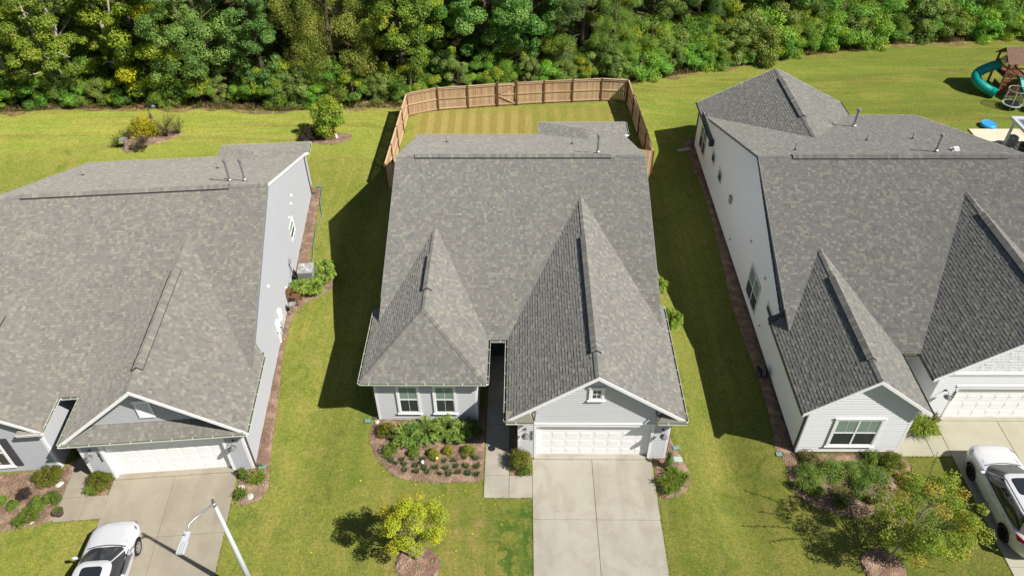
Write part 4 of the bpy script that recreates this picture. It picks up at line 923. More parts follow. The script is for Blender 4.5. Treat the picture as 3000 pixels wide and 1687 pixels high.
# ================================================================ FENCE
def build_fence():
    P = [(-9.4, 21.12), (-11.62, 20.95), (-11.34, 30.3), (-9.17, 30.95), (-6.99, 31.25), (-4.84, 31.58), (-3.42, 31.75), (-1.38, 32.0), (.75, 32.2), (2.9, 32.4), (4.84, 32.3), (5.45, 22.75), (3.3, 22.6)]
    f = thing("wooden_fence", "brown wooden picket privacy fence around the back yard of the middle house", "fence")
    pm = MB(); pm.box(-.066, -.009, 0, .066, .009, 1.76); pm.poly([(-.066, -.009, 1.76), (.066, -.009, 1.76), (.045, -.009, 1.8), (-.045, -.009, 1.8)]); pm.poly([(.066, .009, 1.76), (-.066, .009, 1.76), (-.045, .009, 1.8), (.045, .009, 1.8)]); pm.poly([(-.045, -.009, 1.8), (.045, -.009, 1.8), (.045, .009, 1.8), (-.045, .009, 1.8)])
    pk = [pm.mesh("picket", M['wood'])]
    qm = MB(); qm.box(-.055, -.055, -.3, .055, .055, 1.86); qm.box(-.06, -.06, 1.86, .06, .06, 1.88); post = qm.mesh("post", M['post'])
    gate_post = MB(); gate_post.box(-.075, -.075, -.3, .075, .075, 1.95); gp = gate_post.mesh("post", M['post'])
    rg = random.Random(2); rail_z = (.16, .93, 1.70)
    gate = None
    for i in range(len(P)-1):
        a, b = Vector((*P[i], 0)), Vector((*P[i+1], 0)); d = (b-a); L = d.length; d.normalize(); out = Vector((-d.y, d.x, 0))   # outside is left of the path
        ang = math.atan2(d.y, d.x); side = out
        is_gate = (i == 5)
        if is_gate:
            g = bpy.data.objects.new("gate", None); COL.objects.link(g); g.parent = f; par = g
        else: par = f
        n = max(1, round(L/.145)); stp = L/n; inset = .09 if is_gate else 0
        if is_gate: a2, L2 = a+d*inset, L-2*inset; n = round(L2/.145); stp = L2/n
        else: a2, L2 = a, L
        for k in range(n):
            p = a2+d*(stp*(k+.5))+side*.034; o = link("picket", pk[0], par); z = H(p.x, p.y)+.03+rg.uniform(-.01, .01)
            o.matrix_local = Matrix.Translation((p.x, p.y, z)) @ Matrix.Rotation(ang, 4, 'Z') @ Matrix.Rotation(rg.uniform(-.006, .006), 4, 'Y') @ Matrix.Diagonal((stp/.145*.985, 1, 1, 1))
        segs = max(1, round(L2/2.2)) if L2 > 3 else 1
        for s in range(segs):
            q0, q1 = a2+d*(L2*s/segs), a2+d*(L2*(s+1)/segs)
            for rz in rail_z:
                m = MB(); z0, z1 = H(q0.x, q0.y)+rz, H(q1.x, q1.y)+rz; m.bar((q0.x, q0.y, z0), (q1.x, q1.y, z1), .04, .085); m.build("rail", M['wood'], par)
            if s > 0: 
                o = link("post", post, f); o.location = (q0.x, q0.y, H(q0.x, q0.y)); o.rotation_euler = (0, 0, ang)
        if not is_gate:
            m = MB(); z0, z1 = H(a.x, a.y)+1.815, H(b.x, b.y)+1.815; m.bar((a.x, a.y, z0)+out*0 if False else (a.x+out.x*.0, a.y+out.y*.0, z0), (b.x, b.y, z1), .10, .03); m.build("cap_board", M['wood'], par)
        else:
            for (s0, zz0, s1, zz1) in ((.02, .95, L2-.02, 1.68), (.02, .88, L2-.02, .2)):
                m = MB(); q0, q1 = a2+d*s0-side*.03, a2+d*s1-side*.03; m.bar((q0.x, q0.y, zz0), (q1.x, q1.y, zz1), .035, .085); m.build("brace", M['wood'], par)
            m = MB(); q = a2+d*.1-side*.06; m.box(q.x-.09, q.y-.01, 1.0, q.x+.05, q.y+.01, 1.05); m.build("latch", M['dark'], par)
    for i, p in enumerate(P[1:-1]):
        o = link("post", gp if i in (4, 5) else post, f); o.location = (p[0], p[1], H(*p))
build_fence()

# ================================================================ PLANTS
G_MID = np.array([(.09, .15, .022), (.115, .18, .03), (.065, .12, .02), (.14, .20, .03)])
G_DEEP = np.array([(.065, .115, .022), (.085, .14, .028), (.11, .165, .032), (.045, .085, .016)])
G_YEL = np.array([(.15, .19, .02), (.20, .21, .018), (.11, .16, .02), (.24, .21, .02)])
G_LIME = np.array([(.11, .20, .025), (.14, .23, .03), (.08, .155, .025), (.17, .22, .025)])
G_JUN = np.array([(.17, .27, .055), (.21, .32, .06), (.12, .20, .04), (.27, .35, .06)])
G_GOLD = np.array([(.36, .32, .012), (.28, .28, .015), (.42, .34, .02), (.2, .22, .02)])
G_PURP = np.array([(.045, .028, .03), (.06, .035, .03), (.03, .03, .02), (.07, .05, .03)])
G_OLIVE = np.array([(.13, .14, .035), (.16, .16, .045), (.10, .115, .03), (.19, .17, .06)])
G_MAPLE = np.array([(.38, .38, .02), (.30, .36, .022), (.42, .34, .03), (.22, .30, .02), (.40, .33, .04), (.34, .40, .02)])
G_CREPE = np.array([(.12, .20, .03), (.18, .26, .035), (.20, .25, .03), (.09, .16, .025), (.32, .24, .05), (.20, .28, .03)])
RS = lambda s: np.random.RandomState(s)
def dome_shrub(r, h, n, size, cols, seed, lumps=26, gap=.0, aspect=.55, ground=.0, mat='leafs'):
    rg = RS(seed); d = unit(rg.normal(size=(lumps, 3))); d[:, 2] = np.abs(d[:, 2])
    c = d*np.array([r, r, h])*(.62+.25*rg.random((lumps, 1))); c[:, 2] += ground
    c = np.concatenate([c, np.stack([rg.normal(size=8)*r*.3, rg.normal(size=8)*r*.3, np.full(8, h*.35+ground)], 1)])
    rad = (.26+.16*rg.random(len(c)))*min(r, h)
    C, D, Nn, L, lc = clump_leaves(c, rad, n, size, .85, cols, rg, up=.7)
    C[:, 2] = np.maximum(C[:, 2], .02); return leaf_mesh("foliage", C, D, Nn, L, L*aspect, lc, M[mat])
def spray_shrub(r, h, n_s, cols, seed, seg=9, leaf=.07, flat=.45, leaves_per=9):
    """juniper-like: arching feathery sprays"""
    rg = RS(seed); Cs, Ds, Ns, Ls, Cl = [], [], [], [], []
    for i in range(n_s):
        a = rg.uniform(0, 2*PI); o = np.array([math.cos(a+2)*r*.25*rg.random(), math.sin(a+2)*r*.25*rg.random(), 0]); ln = r*rg.uniform(.55, 1.05); up = h*rg.uniform(.5, 1.15); base = cols[rg.randint(len(cols))]
        dr = np.array([math.cos(a), math.sin(a), 0]); sd = np.array([-math.sin(a), math.cos(a), 0])
        for t in np.linspace(.2, 1, seg):
            p = o+dr*ln*t+np.array([0, 0, up*math.sin(t*PI*.62)])
            tan = dr*ln+np.array([0, 0, up*PI*.62*math.cos(t*PI*.62)]); tan /= np.linalg.norm(tan)
            for s_ in (-1, 1):
                for q in range(2):
                    dd = tan*rg.uniform(.5, 1)+sd*s_*rg.uniform(.4, .9)+np.array([0, 0, rg.uniform(-.1, .5)])
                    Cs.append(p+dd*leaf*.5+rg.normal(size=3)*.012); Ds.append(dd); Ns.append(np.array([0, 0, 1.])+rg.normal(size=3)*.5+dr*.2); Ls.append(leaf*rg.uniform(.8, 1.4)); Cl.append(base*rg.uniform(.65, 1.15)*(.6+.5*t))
    C, D, Nn, L, lc = map(np.array, (Cs, Ds, Ns, Ls, Cl))
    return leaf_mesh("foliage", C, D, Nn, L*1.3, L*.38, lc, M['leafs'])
def blade_clump(r, h, n, cols, seed, w=.018, spread=.15):
    rg = RS(seed); V = []; Q = []; Cc = []
    for i in range(n):
        a = rg.uniform(0, 2*PI); o = np.array([rg.normal()*r*spread, rg.normal()*r*spread, 0]); dr = np.array([math.cos(a), math.sin(a), 0]); sd = np.array([-math.sin(a), math.cos(a), 0])*w/2
        ln = r*rg.uniform(.35, 1); hh = h*rg.uniform(.6, 1.1); col = cols[rg.randint(len(cols))]*rg.uniform(.7, 1.2); b = len(V)
        for k, t in enumerate((0, .35, .7, 1)):
            p = o+dr*ln*t+np.array([0, 0, hh*math.sin(t*PI*.72)]); ww = 1 if k < 2 else (.8 if k == 2 else .2)
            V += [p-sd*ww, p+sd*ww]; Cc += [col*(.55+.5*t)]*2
        for k in range(3): Q.append((b+2*k, b+2*k+1, b+2*k+3, b+2*k+2))
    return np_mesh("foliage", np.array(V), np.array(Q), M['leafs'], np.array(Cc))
def plant(name, label, cat, x, y, me, group=None, rz=0, sc=1, stem=True, z=None):
    o = link(name, me); o.location = (x, y, (H(x, y) if z is None else z)+.02); o.rotation_euler = (0, 0, rz); o.scale = (sc,)*3; tag(o, label, cat, group); return o
def with_stems(o, pts, mat='bark', n=6):
    m = MB()
    for p in pts: m.tube(p, [.02]*(len(p)-1)+[.008], 5)
    return m.build("stem", M[mat], o)
def stems(r, h, n, seed):
    rg = random.Random(seed); return [[(0, 0, -.04), (rg.uniform(-.3, .3)*r, rg.uniform(-.3, .3)*r, h*.4), (rg.uniform(-.8, .8)*r, rg.uniform(-.8, .8)*r, h*.85)] for _ in range(n)]
# --- middle house front bed
o = plant("round_shrub", "small olive green shrub at the left corner of the middle house's front wall", "shrub", -9.02, 1.2, dome_shrub(.42, .75, 2600, .06, G_YEL*.75, 11)); with_stems(o, stems(.4, .7, 5, 1))
J = [(-8.05, .82, .72, 'leftmost feathery juniper below the middle house windows'), (-7.25, 1.05, .85, 'largest feathery juniper, between the two wing windows of the middle house'), (-6.35, 1.25, .75, 'third feathery juniper, below the right wing window of the middle house'), (-5.85, 1.0, .62, 'rightmost feathery juniper, at the shade edge of the middle bed')]
for i, (x, y, r, lb) in enumerate(J):
    o = plant("juniper", lb, "juniper", x, y, spray_shrub(r, .55, 95, G_JUN, 20+i, leaf=.085), "junipers in the middle front bed"); with_stems(o, stems(.4, .4, 4, i))
o = plant("round_shrub", "dark shaded shrub with yellow tip beside the middle front walk", "shrub", -5.2, 1.35, dome_shrub(.45, .8, 2600, .06, np.concatenate([G_DEEP, G_YEL[:1]]), 12)); with_stems(o, stems(.4, .7, 5, 2))
YS = [(-8.75, .22, .40, .55, G_LIME, 'largest bright green ball shrub at the left of the middle bed'), (-7.72, .12, .30, .42, G_LIME, 'ball shrub in front of the junipers, second from left'), (-6.86, .05, .29, .45, G_YEL, 'yellow green ball shrub in front of the biggest juniper'), (-6.22, .22, .26, .30, G_GOLD*.75, 'low golden ball shrub alone on the mulch'), (-5.32, .18, .32, .42, G_YEL, 'yellow ball shrub nearest the middle front walk')]
for i, (x, y, r, h, c, lb) in enumerate(YS):
    o = plant("ball_shrub", lb, "shrub", x, y, dome_shrub(r, h, 1900, .05, c, 30+i, lumps=20), "ball shrubs in the middle front bed"); with_stems(o, stems(r*.6, h*.7, 4, i))
T = [(-8.61, -.28), (-8.42, -.42), (-8.16, -.24), (-8.02, -.48), (-7.70, -.21), (-7.24, -.24), (-7.52, -.55), (-7.98, -.79), (-7.46, -.85), (-7.14, -.68), (-7.01, -.88), (-6.69, -.64), (-6.78, -.24), (-6.32, -.30), (-6.21, -.68), (-6.47, -.95), (-6.07, -.98), (-5.79, -.57), (-5.68, -.88), (-5.89, -.26), (-5.47, -.12), (-5.36, -.57), (-5.26, -.94), (-4.96, -.16), (-4.91, -.57), (-4.91, -.97)]
G_MID, G_DEEP, G_LIME, G_JUN, G_CREPE = [f*np.array([1.22, 1.15, 1.0]) for f in (G_MID, G_DEEP, G_LIME, G_JUN, G_CREPE)]
G_TUFT = np.array([(.08, .13, .035), (.105, .16, .045), (.055, .10, .03), (.14, .17, .06)])
tm = [blade_clump(.19, .2, 46, G_TUFT, 50+i, w=.02) for i in range(4)]
rows = {0: [], 1: [], 2: []}
for (x, y) in T: rows[0 if y > -.38 else (1 if y > -.74 else 2)].append((x, y))
for r, lst in rows.items():
    for k, (x, y) in enumerate(sorted(lst)):
        plant("liriope_tuft", f"{ORD[k]} small grass tuft from the left in the {['back','middle','front'][r]} row of the middle bed", "ornamental grass", x, y, tm[(k+r) % 4], "small tufts on the mulch of the middle bed", rz=k*1.7+r, sc=random.uniform(.85, 1.15))
m = MB(); m.lathe([(0, .04), (.03, .04), (.05, .1), (.075, .16), (.07, .22), (.03, .26), (0, .27)], n=14); o = m.build("garden_globe", M['white'], smooth=True); o.location = (-7.27, -.44, .03); tag(o, "small white globe light standing among the grass tufts", "garden light")
m = MB(); m.lathe([(0, .12), (.05, .12), (.07, .15), (.03, .18), (0, .17)], n=10, mi=1); m.tube([(0, 0, 0), (0, 0, .13)], .008, 5); o = m.build("flower", [M['leafs'], plain("yellow_petals", (.75, .6, .01), .6)]); o.location = (-6.67, -.21, .03); tag(o, "single bright yellow flower below the yellow ball shrub", "flower")
# --- shrub at the garage corner, bed right of the middle garage
o = plant("bushy_shrub", "dense olive shrub between the front walk and the middle garage", "shrub", -3.08, -.42, dome_shrub(.58, 1.0, 5200, .055, G_YEL*np.array([.72, .72, .9]), 13, lumps=34)); with_stems(o, stems(.5, .9, 6, 3))
plant("grass_clump", "bright grassy skirt of leaves at the driveway side of the olive shrub", "ornamental grass", -2.82, -.85, blade_clump(.36, .3, 150, G_LIME, 60, w=.025))
o = plant("column_juniper", "narrow upright dark green conifer at the right corner of the middle garage", "conifer", 3.22, -.5, dome_shrub(.17, 1.3, 2200, .06, G_DEEP, 14, lumps=30)); with_stems(o, [[(0, 0, 0), (0, 0, 1.1)]])
for i, (x, y, r, lb) in enumerate([(2.98, -1.35, .38, 'lily clump hugging the right driveway edge'), (3.45, -1.55, .36, 'lily clump at the rounded front end of the small bed'), (3.75, -1.15, .34, 'lily clump nearest the lawn right of the garage'), (3.35, -.95, .33, 'lily clump right in front of the narrow conifer'), (3.05, -1.75, .3, 'frontmost lily clump beside the driveway')]):
    plant("lily_clump", lb, "lily plant", x, y, blade_clump(r+.06, .36, 150, np.concatenate([G_LIME, G_YEL[:2]*.9]), 70+i, w=.026), "lily clumps right of the middle driveway")
m = MB(); m.box(-.19, -.13, -.1, .19, .13, .05); m.box(-.16, -.1, .05, .16, .1, .058); o = m.build("valve_box", plain("pale_green_lid", (.34, .47, .38), .6)); o.location = (3.72, -.12, H(3.72, -.12)+.03); tag(o, "pale green valve box lid in the bed right of the middle garage", "valve box")
for i, (x, y, r, lb) in enumerate([(4.4, 7.9, .72, 'bright green shrub lit by the sun, nearest the front, beside the middle house right wall'), (4.12, 10.5, .6, 'bright green shrub farther back beside the middle house right wall')]):
    o = plant("side_shrub", lb, "shrub", x, y, spray_shrub(r, 1.0, 120, G_LIME*1.25, 80+i, leaf=.09), "shrubs beside the middle house right wall"); with_stems(o, stems(.4, .5, 4, i))
def splash(x, y, rz, lb, z=None):
    m = MB(); m.box(-.13, -.3, 0, -.11, .3, .09); m.box(.11, -.3, 0, .13, .3, .09); m.box(-.13, -.32, 0, .13, -.3, .1); m.box(-.13, -.3, 0, .13, .3, .035)
    o = m.build("splash_block", M['green_plastic']); o.scale = (.8, .5, .6); o.location = (x, y, (H(x, y) if z is None else z)+.03); o.rotation_euler = (0, 0, rz); return tag(o, lb, "splash block", "green splash blocks below downspouts")
splash(-9.98, 1.9, 1.5, "green splash block at the left front corner of the middle house")
splash(8.35, .5, 1.6, "green splash block at the left front corner of the right house")
splash(-14.1, -.68, -1.5, "green splash block at the right front corner of the left house")
splash(-15.95, 20.75, -1.5, "green splash block at the back corner of the left house")
splash(3.75, .5, -1.4, "green splash block at the right side of the middle garage")
# --- front yard maple
def small_tree(x, y, label, name, trunk_h, centre, rad, n_cl, n_leaf, size, cols, seed, clr, limbs=8, bark='pale_bark', cat="tree", droop=0, aspect=.7, trk=.05):
    rg = RS(seed); root = thing(name, label, cat, (x, y, H(x, y)+.03)); c = np.array(centre)
    d = unit(rg.normal(size=(n_cl, 3))); rr = (.45+.6*rg.random((n_cl, 1))**.6)
    cl = c+d*np.array(rad)*rr; rads = clr*(.7+.6*rg.random(n_cl)); 
    tb = MB(); top = (c[0]*.35, c[1]*.35, trunk_h); tb.tube([(0, 0, -.1), (top[0]*.4, top[1]*.4, trunk_h*.55), top], [trk*1.25, trk, trk*.85], 8)
    order = rg.permutation(n_cl)[:min(n_cl, 46)]
    for k, i in enumerate(order):
        q = cl[i]; mid = np.array(top)*.45+q*.55+rg.normal(size=3)*.08; mid[2] = max(mid[2], trunk_h*.9)
        tb.tube([top, tuple(mid), tuple(q)], [trk*.42, trk*.24, .006], 5, cap=False)
    tb.build("trunk", M[bark], root, smooth=True)
    C, D, Nn, L, lc = clump_leaves(cl, rads, n_leaf, size, .8, cols, rg, up=.8, droop=droop, jit=.35)
    link("crown", leaf_mesh("crown", C, D, Nn, L, L*aspect, lc, M['leafs']), root); return root
small_tree(-7.12, -4.84, "small yellow and orange leaved tree in the middle front lawn", "maple_tree", 1.15, (.1, .1, 2.4), (1.08, .98, 1.25), 42, 12500, .06, G_MAPLE, 5, .27)
small_tree(11.21, -4.55, "wide airy tree with long arching twigs in front of the right house", "crepe_myrtle_tree", 1.3, (.85, .25, 2.75), (1.75, 1.55, 1.65), 90, 23000, .062, G_CREPE, 6, .31, droop=.15)
def twigs(x, y, z, lst, label, cols, seed):
    rg = RS(seed); V = []; Ds = []; Ns = []; Ls = []; Cl = []; tb = MB()
    for (p0, p1, sag) in lst:
        p0, p1 = np.array(p0), np.array(p1); pts = [p0*(1-t)+p1*t+np.array([0, 0, sag*math.sin(t*PI)]) for t in np.linspace(0, 1, 7)]; tb.tube([tuple(p) for p in pts], [.012]*6+[.004], 4, cap=False)
        for t in np.linspace(.35, 1, 34):
            p = p0*(1-t)+p1*t+np.array([0, 0, sag*math.sin(t*PI)]); dd = rg.normal(size=3); V.append(p+unit(dd[None])[0]*.05); Ds.append(dd); Ns.append(rg.normal(size=3)+np.array([0, 0, 1.2])); Ls.append(.085); Cl.append(cols[rg.randint(len(cols))])
    return leaf_mesh("twig", *map(np.array, (V, Ds, Ns)), np.array(Ls), np.array(Ls)*.6, np.array(Cl), M['leafs']), tb
TW = [((.6, .3, 1.8), (2.9, .9, 2.6), .5), ((.6, .2, 1.6), (3.3, .1, 1.9), .6), ((.5, .1, 1.5), (3.5, -.4, 1.5), .55), ((.5, 0, 1.4), (3.2, -1.0, 1.4), .5), ((.6, .5, 2.0), (2.4, 1.8, 3.0), .6), ((.4, .3, 1.6), (-1.6, .9, 3.2), .5), ((.4, .3, 1.8), (-1.9, -.1, 3.9), .4), ((.3, .1, 1.6), (-1.3, -.7, 3.6), .4), ((.5, .6, 2.2), (.9, 1.6, 4.9), .3), ((.4, .5, 2.2), (-.3, 1.2, 5.0), .3)]
tree2 = [o for o in bpy.data.objects if o.name == "crepe_myrtle_tree"][0]
me, tb = twigs(0, 0, 0, TW, "", G_CREPE, 8); tw = stuff(link("twig_foliage", me, tree2)); tb.build("stem", M['bark'], tw)
# --- right house front bed
RB = [("round_shrub", 9.5, .12, .52, .6, G_OLIVE*.8, .055, 3000, "brownish olive shrub at the left corner of the right house wall"), ("boxwood", 9.25, -.72, 0.61, 0.74, G_DEEP*1.5, .05, 3600, "leftmost clipped dark green boxwood in the right bed"), ("boxwood", 10.2, -.55, 0.67, 0.84, G_DEEP*1.6, .05, 4200, "second clipped boxwood, below the double window's left half"), ("boxwood", 11.25, -.55, 0.71, 0.90, G_DEEP*1.5, .05, 4200, "third boxwood, just right of the dark gap"), ("boxwood", 12.05, -.85, 0.67, 0.84, G_DEEP*1.4, .05, 4000, "fourth boxwood, at the right end of the boxwood row"),
      ("boxwood", 11.3, -1.35, 0.55, 0.72, G_DEEP*1.3, .05, 3000, "low dark boxwood in front of the third one"), ("golden_shrub", 13.05, -.1, .55, .95, G_YEL*.85, .055, 4600, "tall yellow green shrub at the right corner of the right bed"), ("leafy_bush", 12.3, .12, .48, .6, G_MID, .06, 2600, "dark leafy bush against the wall, left of the tall yellow shrub"), ("leafy_bush", 13.45, -.95, .45, .6, G_MID*.8, .06, 2600, "dark bush at the lawn edge right of the right bed")]
for i, (nm, x, y, r, h, c, sz, n, lb) in enumerate(RB):
    o = plant(nm, lb, "shrub", x, y, dome_shrub(r, h, n, sz, c, 90+i, lumps=30), "shrubs in the right front bed"); with_stems(o, stems(r*.5, h*.7, 4, i))
for i, (x, y, r, c, lb) in enumerate([(9.3, -1.45, .5, G_LIME*.8, 'bright lily clump in front of the leftmost boxwood'), (8.75, -1.2, .36, G_MID, 'small lily clump at the left tip of the right bed'), (10.3, -1.65, .5, G_OLIVE, 'yellowing lily clump in front of the second boxwood'), (10.2, -2.1, .42, G_MID*.8, 'dark lily clump at the front edge of the right bed'), (11.6, -1.9, .36, G_OLIVE, 'straw tinted grass clump near the tree in the right bed')]):
    plant("lily_clump", lb, "lily plant", x, y, blade_clump(r, .42, 190, c, 110+i, w=.026), "lily clumps in the right front bed")
plant("grass_mound", "large bright green grassy mound beside the right garage door", "ornamental grass", 15.0, 1.85, blade_clump(.78, .5, 620, np.concatenate([G_LIME*1.15, G_YEL*1.1]), 120, w=.03), z=-.43)
o = plant("sparse_shrub", "thin twiggy shrub behind the grassy mound by the right garage", "shrub", 15.75, 2.35, dome_shrub(.35, .75, 700, .05, G_OLIVE, 121, lumps=14), z=-.43); with_stems(o, stems(.3, .7, 5, 5))
# --- left house plants
LB = [("rose_bush", -23.0, -1.35, .62, .6, G_YEL*.7, "olive bush in front of the left house wing wall"), ("purple_shrub", -23.6, -2.15, .32, .35, G_PURP, "small dark purple shrub in the left bed"), ("leafy_bush", -22.85, -2.65, .42, .42, G_MID, "green bush in the middle of the left bed"), ("leafy_bush", -22.35, -2.35, .36, .42, G_MID*.8, "darker green bush beside the left front walk"), ("leafy_bush", -22.95, -3.2, .48, .38, G_LIME*.7, "low green bush at the lawn edge of the left bed"), ("leafy_bush", -23.85, -2.65, .26, .3, G_LIME*.7, "small green bush near the left picture edge"), ("leafy_bush", -24.4, -2.45, .26, .3, G_MID, "outermost small bush at the left picture edge"), ("bushy_shrub", -20.6, -1.6, .52, .95, G_YEL*.62, "olive shrub between the left front walk and garage"), ("leafy_bush", -22.3, -.2, .2, .4, G_LIME*.6, "thin green plant by the left house entry")]
for i, (nm, x, y, r, h, c, lb) in enumerate(LB):
    o = plant(nm, lb, "shrub", x, y, dome_shrub(r, h, int(1200+6500*r*h), .055, c, 130+i, lumps=24), "shrubs in front of the left house"); with_stems(o, stems(r*.5, h*.7, 4, i))
for i, (nm, x, y, r, c, lb) in enumerate([("grass_clump", -20.85, -2.0, .34, G_LIME, 'bright grassy clump below the left garage shrub'), ("lily_clump", -14.1, -1.35, .5, np.concatenate([G_LIME*1.1, G_YEL*1.2]), 'bright yellow green lily clump right of the left garage'), ("lily_clump", -14.58, -2.15, .34, G_MID, 'dark lily clump at the left driveway edge'), ("lily_clump", -23.2, -3.5, .22, G_MID, 'little lily clump near the lawn in the left bed')]):
    plant(nm, lb, "lily plant", x, y, blade_clump(r, .36, 170, c, 150+i, w=.026), "lily clumps in front of the left house")
o = plant("column_shrub", "short upright green shrub at the right corner of the left garage", "shrub", -14.72, -1.2, dome_shrub(.2, .8, 1500, .055, G_LIME*.6, 160)); with_stems(o, [[(0, 0, 0), (0, 0, .6)]])
JL = [(-14.0, 12.3, .6, 'feathery conifer shrub behind the air conditioner'), (-13.75, 11.55, .55, 'feathery conifer shrub right of the air conditioner'), (-14.2, 10.6, .6, 'feathery conifer shrub in front of the air conditioner, right'), (-14.95, 10.55, .5, 'feathery conifer shrub in front of the air conditioner, by the wall')]
for i, (x, y, r, lb) in enumerate(JL):
    o = plant("conifer_shrub", lb, "conifer", x, y, spray_shrub(r, .55, 120, G_JUN*1.05, 170+i, leaf=.10), "conifer shrubs round the air conditioner"); with_stems(o, stems(.4, .5, 4, i))
# ================================================================ YARD OBJECTS
def build_ac():
    t = thing("air_conditioner", "grey outdoor air conditioner unit beside the left house wall", "air conditioner", (-14.72, 11.55, H(-14.72, 11.55)+.04), .09)
    m = MB(); s = .40; h = .88
    m.box(-s, -s, .0, s, s, .06); m.box(-s, -s, h-.08, s, s, h)
    for i in range(13):
        x = -s+.03+i*(2*s-.06)/12
        for (a, b) in (((x-.011, -s+.005), (x+.011, -s+.03)), ((x-.011, s-.03), (x+.011, s-.005)), ((-s+.005, x-.011), (-s+.03, x+.011)), ((s-.03, x-.011), (s-.005, x+.011))): m.box(a[0], a[1], .06, b[0], b[1], h-.08)
    m.build("case", M['ac'], t); m = MB(); m.box(-s+.05, -s+.05, .05, s-.05, s-.05, h-.1); m.build("coil", M['dark'], t)
    m = MB(); m.lathe([(.33, h+.001), (.33, h+.02), (.30, h+.02), (.27, h-.06), (.1, h-.05), (0, h-.05)], n=26); m.build("fan_ring", M['cover'], t, smooth=False)
    for k in range(6):
        a = k*PI/3; b = MB(); b.poly([(.05*math.cos(a), .05*math.sin(a), h-.02), (.26*math.cos(a-.25), .26*math.sin(a-.25), h-.04), (.26*math.cos(a+.3), .26*math.sin(a+.3), h+.0)]); b.build("fan_blade", M['ac'], t)
    g = MB(); 
    for r in (.1, .17, .24, .31): g.tube([(r*math.cos(q*PI/12), r*math.sin(q*PI/12), h+.03) for q in range(25)], .004, 4)
    for k in range(8): g.tube([(0, 0, h+.04), (.33*math.cos(k*PI/4), .33*math.sin(k*PI/4), h+.03)], .004, 4)
    g.build("fan_grille", M['galv'], t)
build_ac()
def build_chair():
    t = thing("garden_chair", "small brown wooden chair on the mulch beside the left house", "chair", (-15.0, 9.75, H(-15, 9.75)+.03), 1.4)
    wd = M['post']
    for x in (-.24, .24):
        m = MB(); m.box(x-.025, -.25, 0, x+.025, -.2, .42); m.build("leg", wd, t); m = MB(); m.bar((x, .22, 0), (x, .34, .85), .05, .05); m.build("leg", wd, t)
        m = MB(); m.box(x-.035, -.28, .58, x+.035, .27, .61); m.build("armrest", wd, t)
    for i in range(5): m = MB(); m.box(-.26, -.26+i*.1, .4, .26, -.18+i*.1, .42); m.build("seat_slat", wd, t)
    for i in range(4): m = MB(); m.box(-.24, .27+i*.018, .5+i*.1, .24, .29+i*.018, .58+i*.1); m.build("back_slat", wd, t)
build_chair()
def simple(name, label, cat, m, mats, loc, rz=0, smooth=False, group=None):
    o = m.build(name, mats, smooth=smooth); o.location = loc; o.rotation_euler = (0, 0, rz); return tag(o, label, cat, group)
m = MB(); m.lathe([(0, .5), (.12, .5), (.2, .62), (.17, .64), (.1, .55), (0, .54)], n=14)
for k in range(3): a = k*2.1; m.tube([(.05*math.cos(a), .05*math.sin(a), .5), (.3*math.cos(a), .3*math.sin(a), 0)], .015, 6)
simple("plant_stand", "grey bowl on a three legged stand in front of the brown chair", "plant stand", m, M['cover'], (-14.92, 8.95, H(-14.9, 8.95)+.03), smooth=True)
m = MB(); m.tube([(-15.75, 20.4, 0), (-15.55, 19.0, 0), (-15.15, 17.6, 0), (-15.2, 16, 0), (-15.05, 14.6, 0), (-14.85, 13.4, 0), (-14.75, 12.4, 0)], .022, 6); m.v = [(x, y, z+H(x, y)+.06) for x, y, z in m.v]
tag(m.build("garden_hose", M['green_plastic'], smooth=True), "green garden hose lying along the mulch strip of the left house", "hose")
m = MB(); m.lathe([(0, 0), (.15, 0), (.2, .2), (.215, .24), (.19, .24), (.18, .2), (0, .2)], n=22)
pot = simple("flower_pot", "round brown planter at the end of the left front walk", "planter", m, M['pot'], (-21.75, -3.02, .15), smooth=True); o = link("foliage", blade_clump(.22, .15, 60, G_MID, 180, w=.02), pot); o.location = (0, 0, .19)
def rock(x, y, r, lb, seed=1):
    bm = bmesh.new(); bmesh.ops.create_icosphere(bm, subdivisions=3, radius=r); rg = random.Random(seed)
    from mathutils import noise
    for v in bm.verts: v.co *= 1+.35*noise.noise(v.co*4/r*.2+Vector((seed*3, 0, 0))); v.co.z *= .55; v.co.x *= 1.25
    me = bpy.data.meshes.new("rock"); bm.to_mesh(me); bm.free(); me.materials.append(M['stone']); o = link("rock", me); o.location = (x, y, H(x, y)+r*.3); o.rotation_euler = (0, 0, seed); tag(o, lb, "rock", "pale rocks on the mulch")
rock(-22.42, -1.6, .13, "pale rock in the left bed beside the front walk", 1); rock(-14.22, -2.12, .13, "long pale rock in the mulch right of the left driveway", 2); rock(-14.72, -1.72, .12, "pale rock next to the left driveway, behind the other rock", 3); rock(-22.7, -3.42, .07, "tiny pale stone at the front of the left bed", 4); rock(-9.55, 1.85, .1, "grey rock at the left front corner of the middle house", 5)
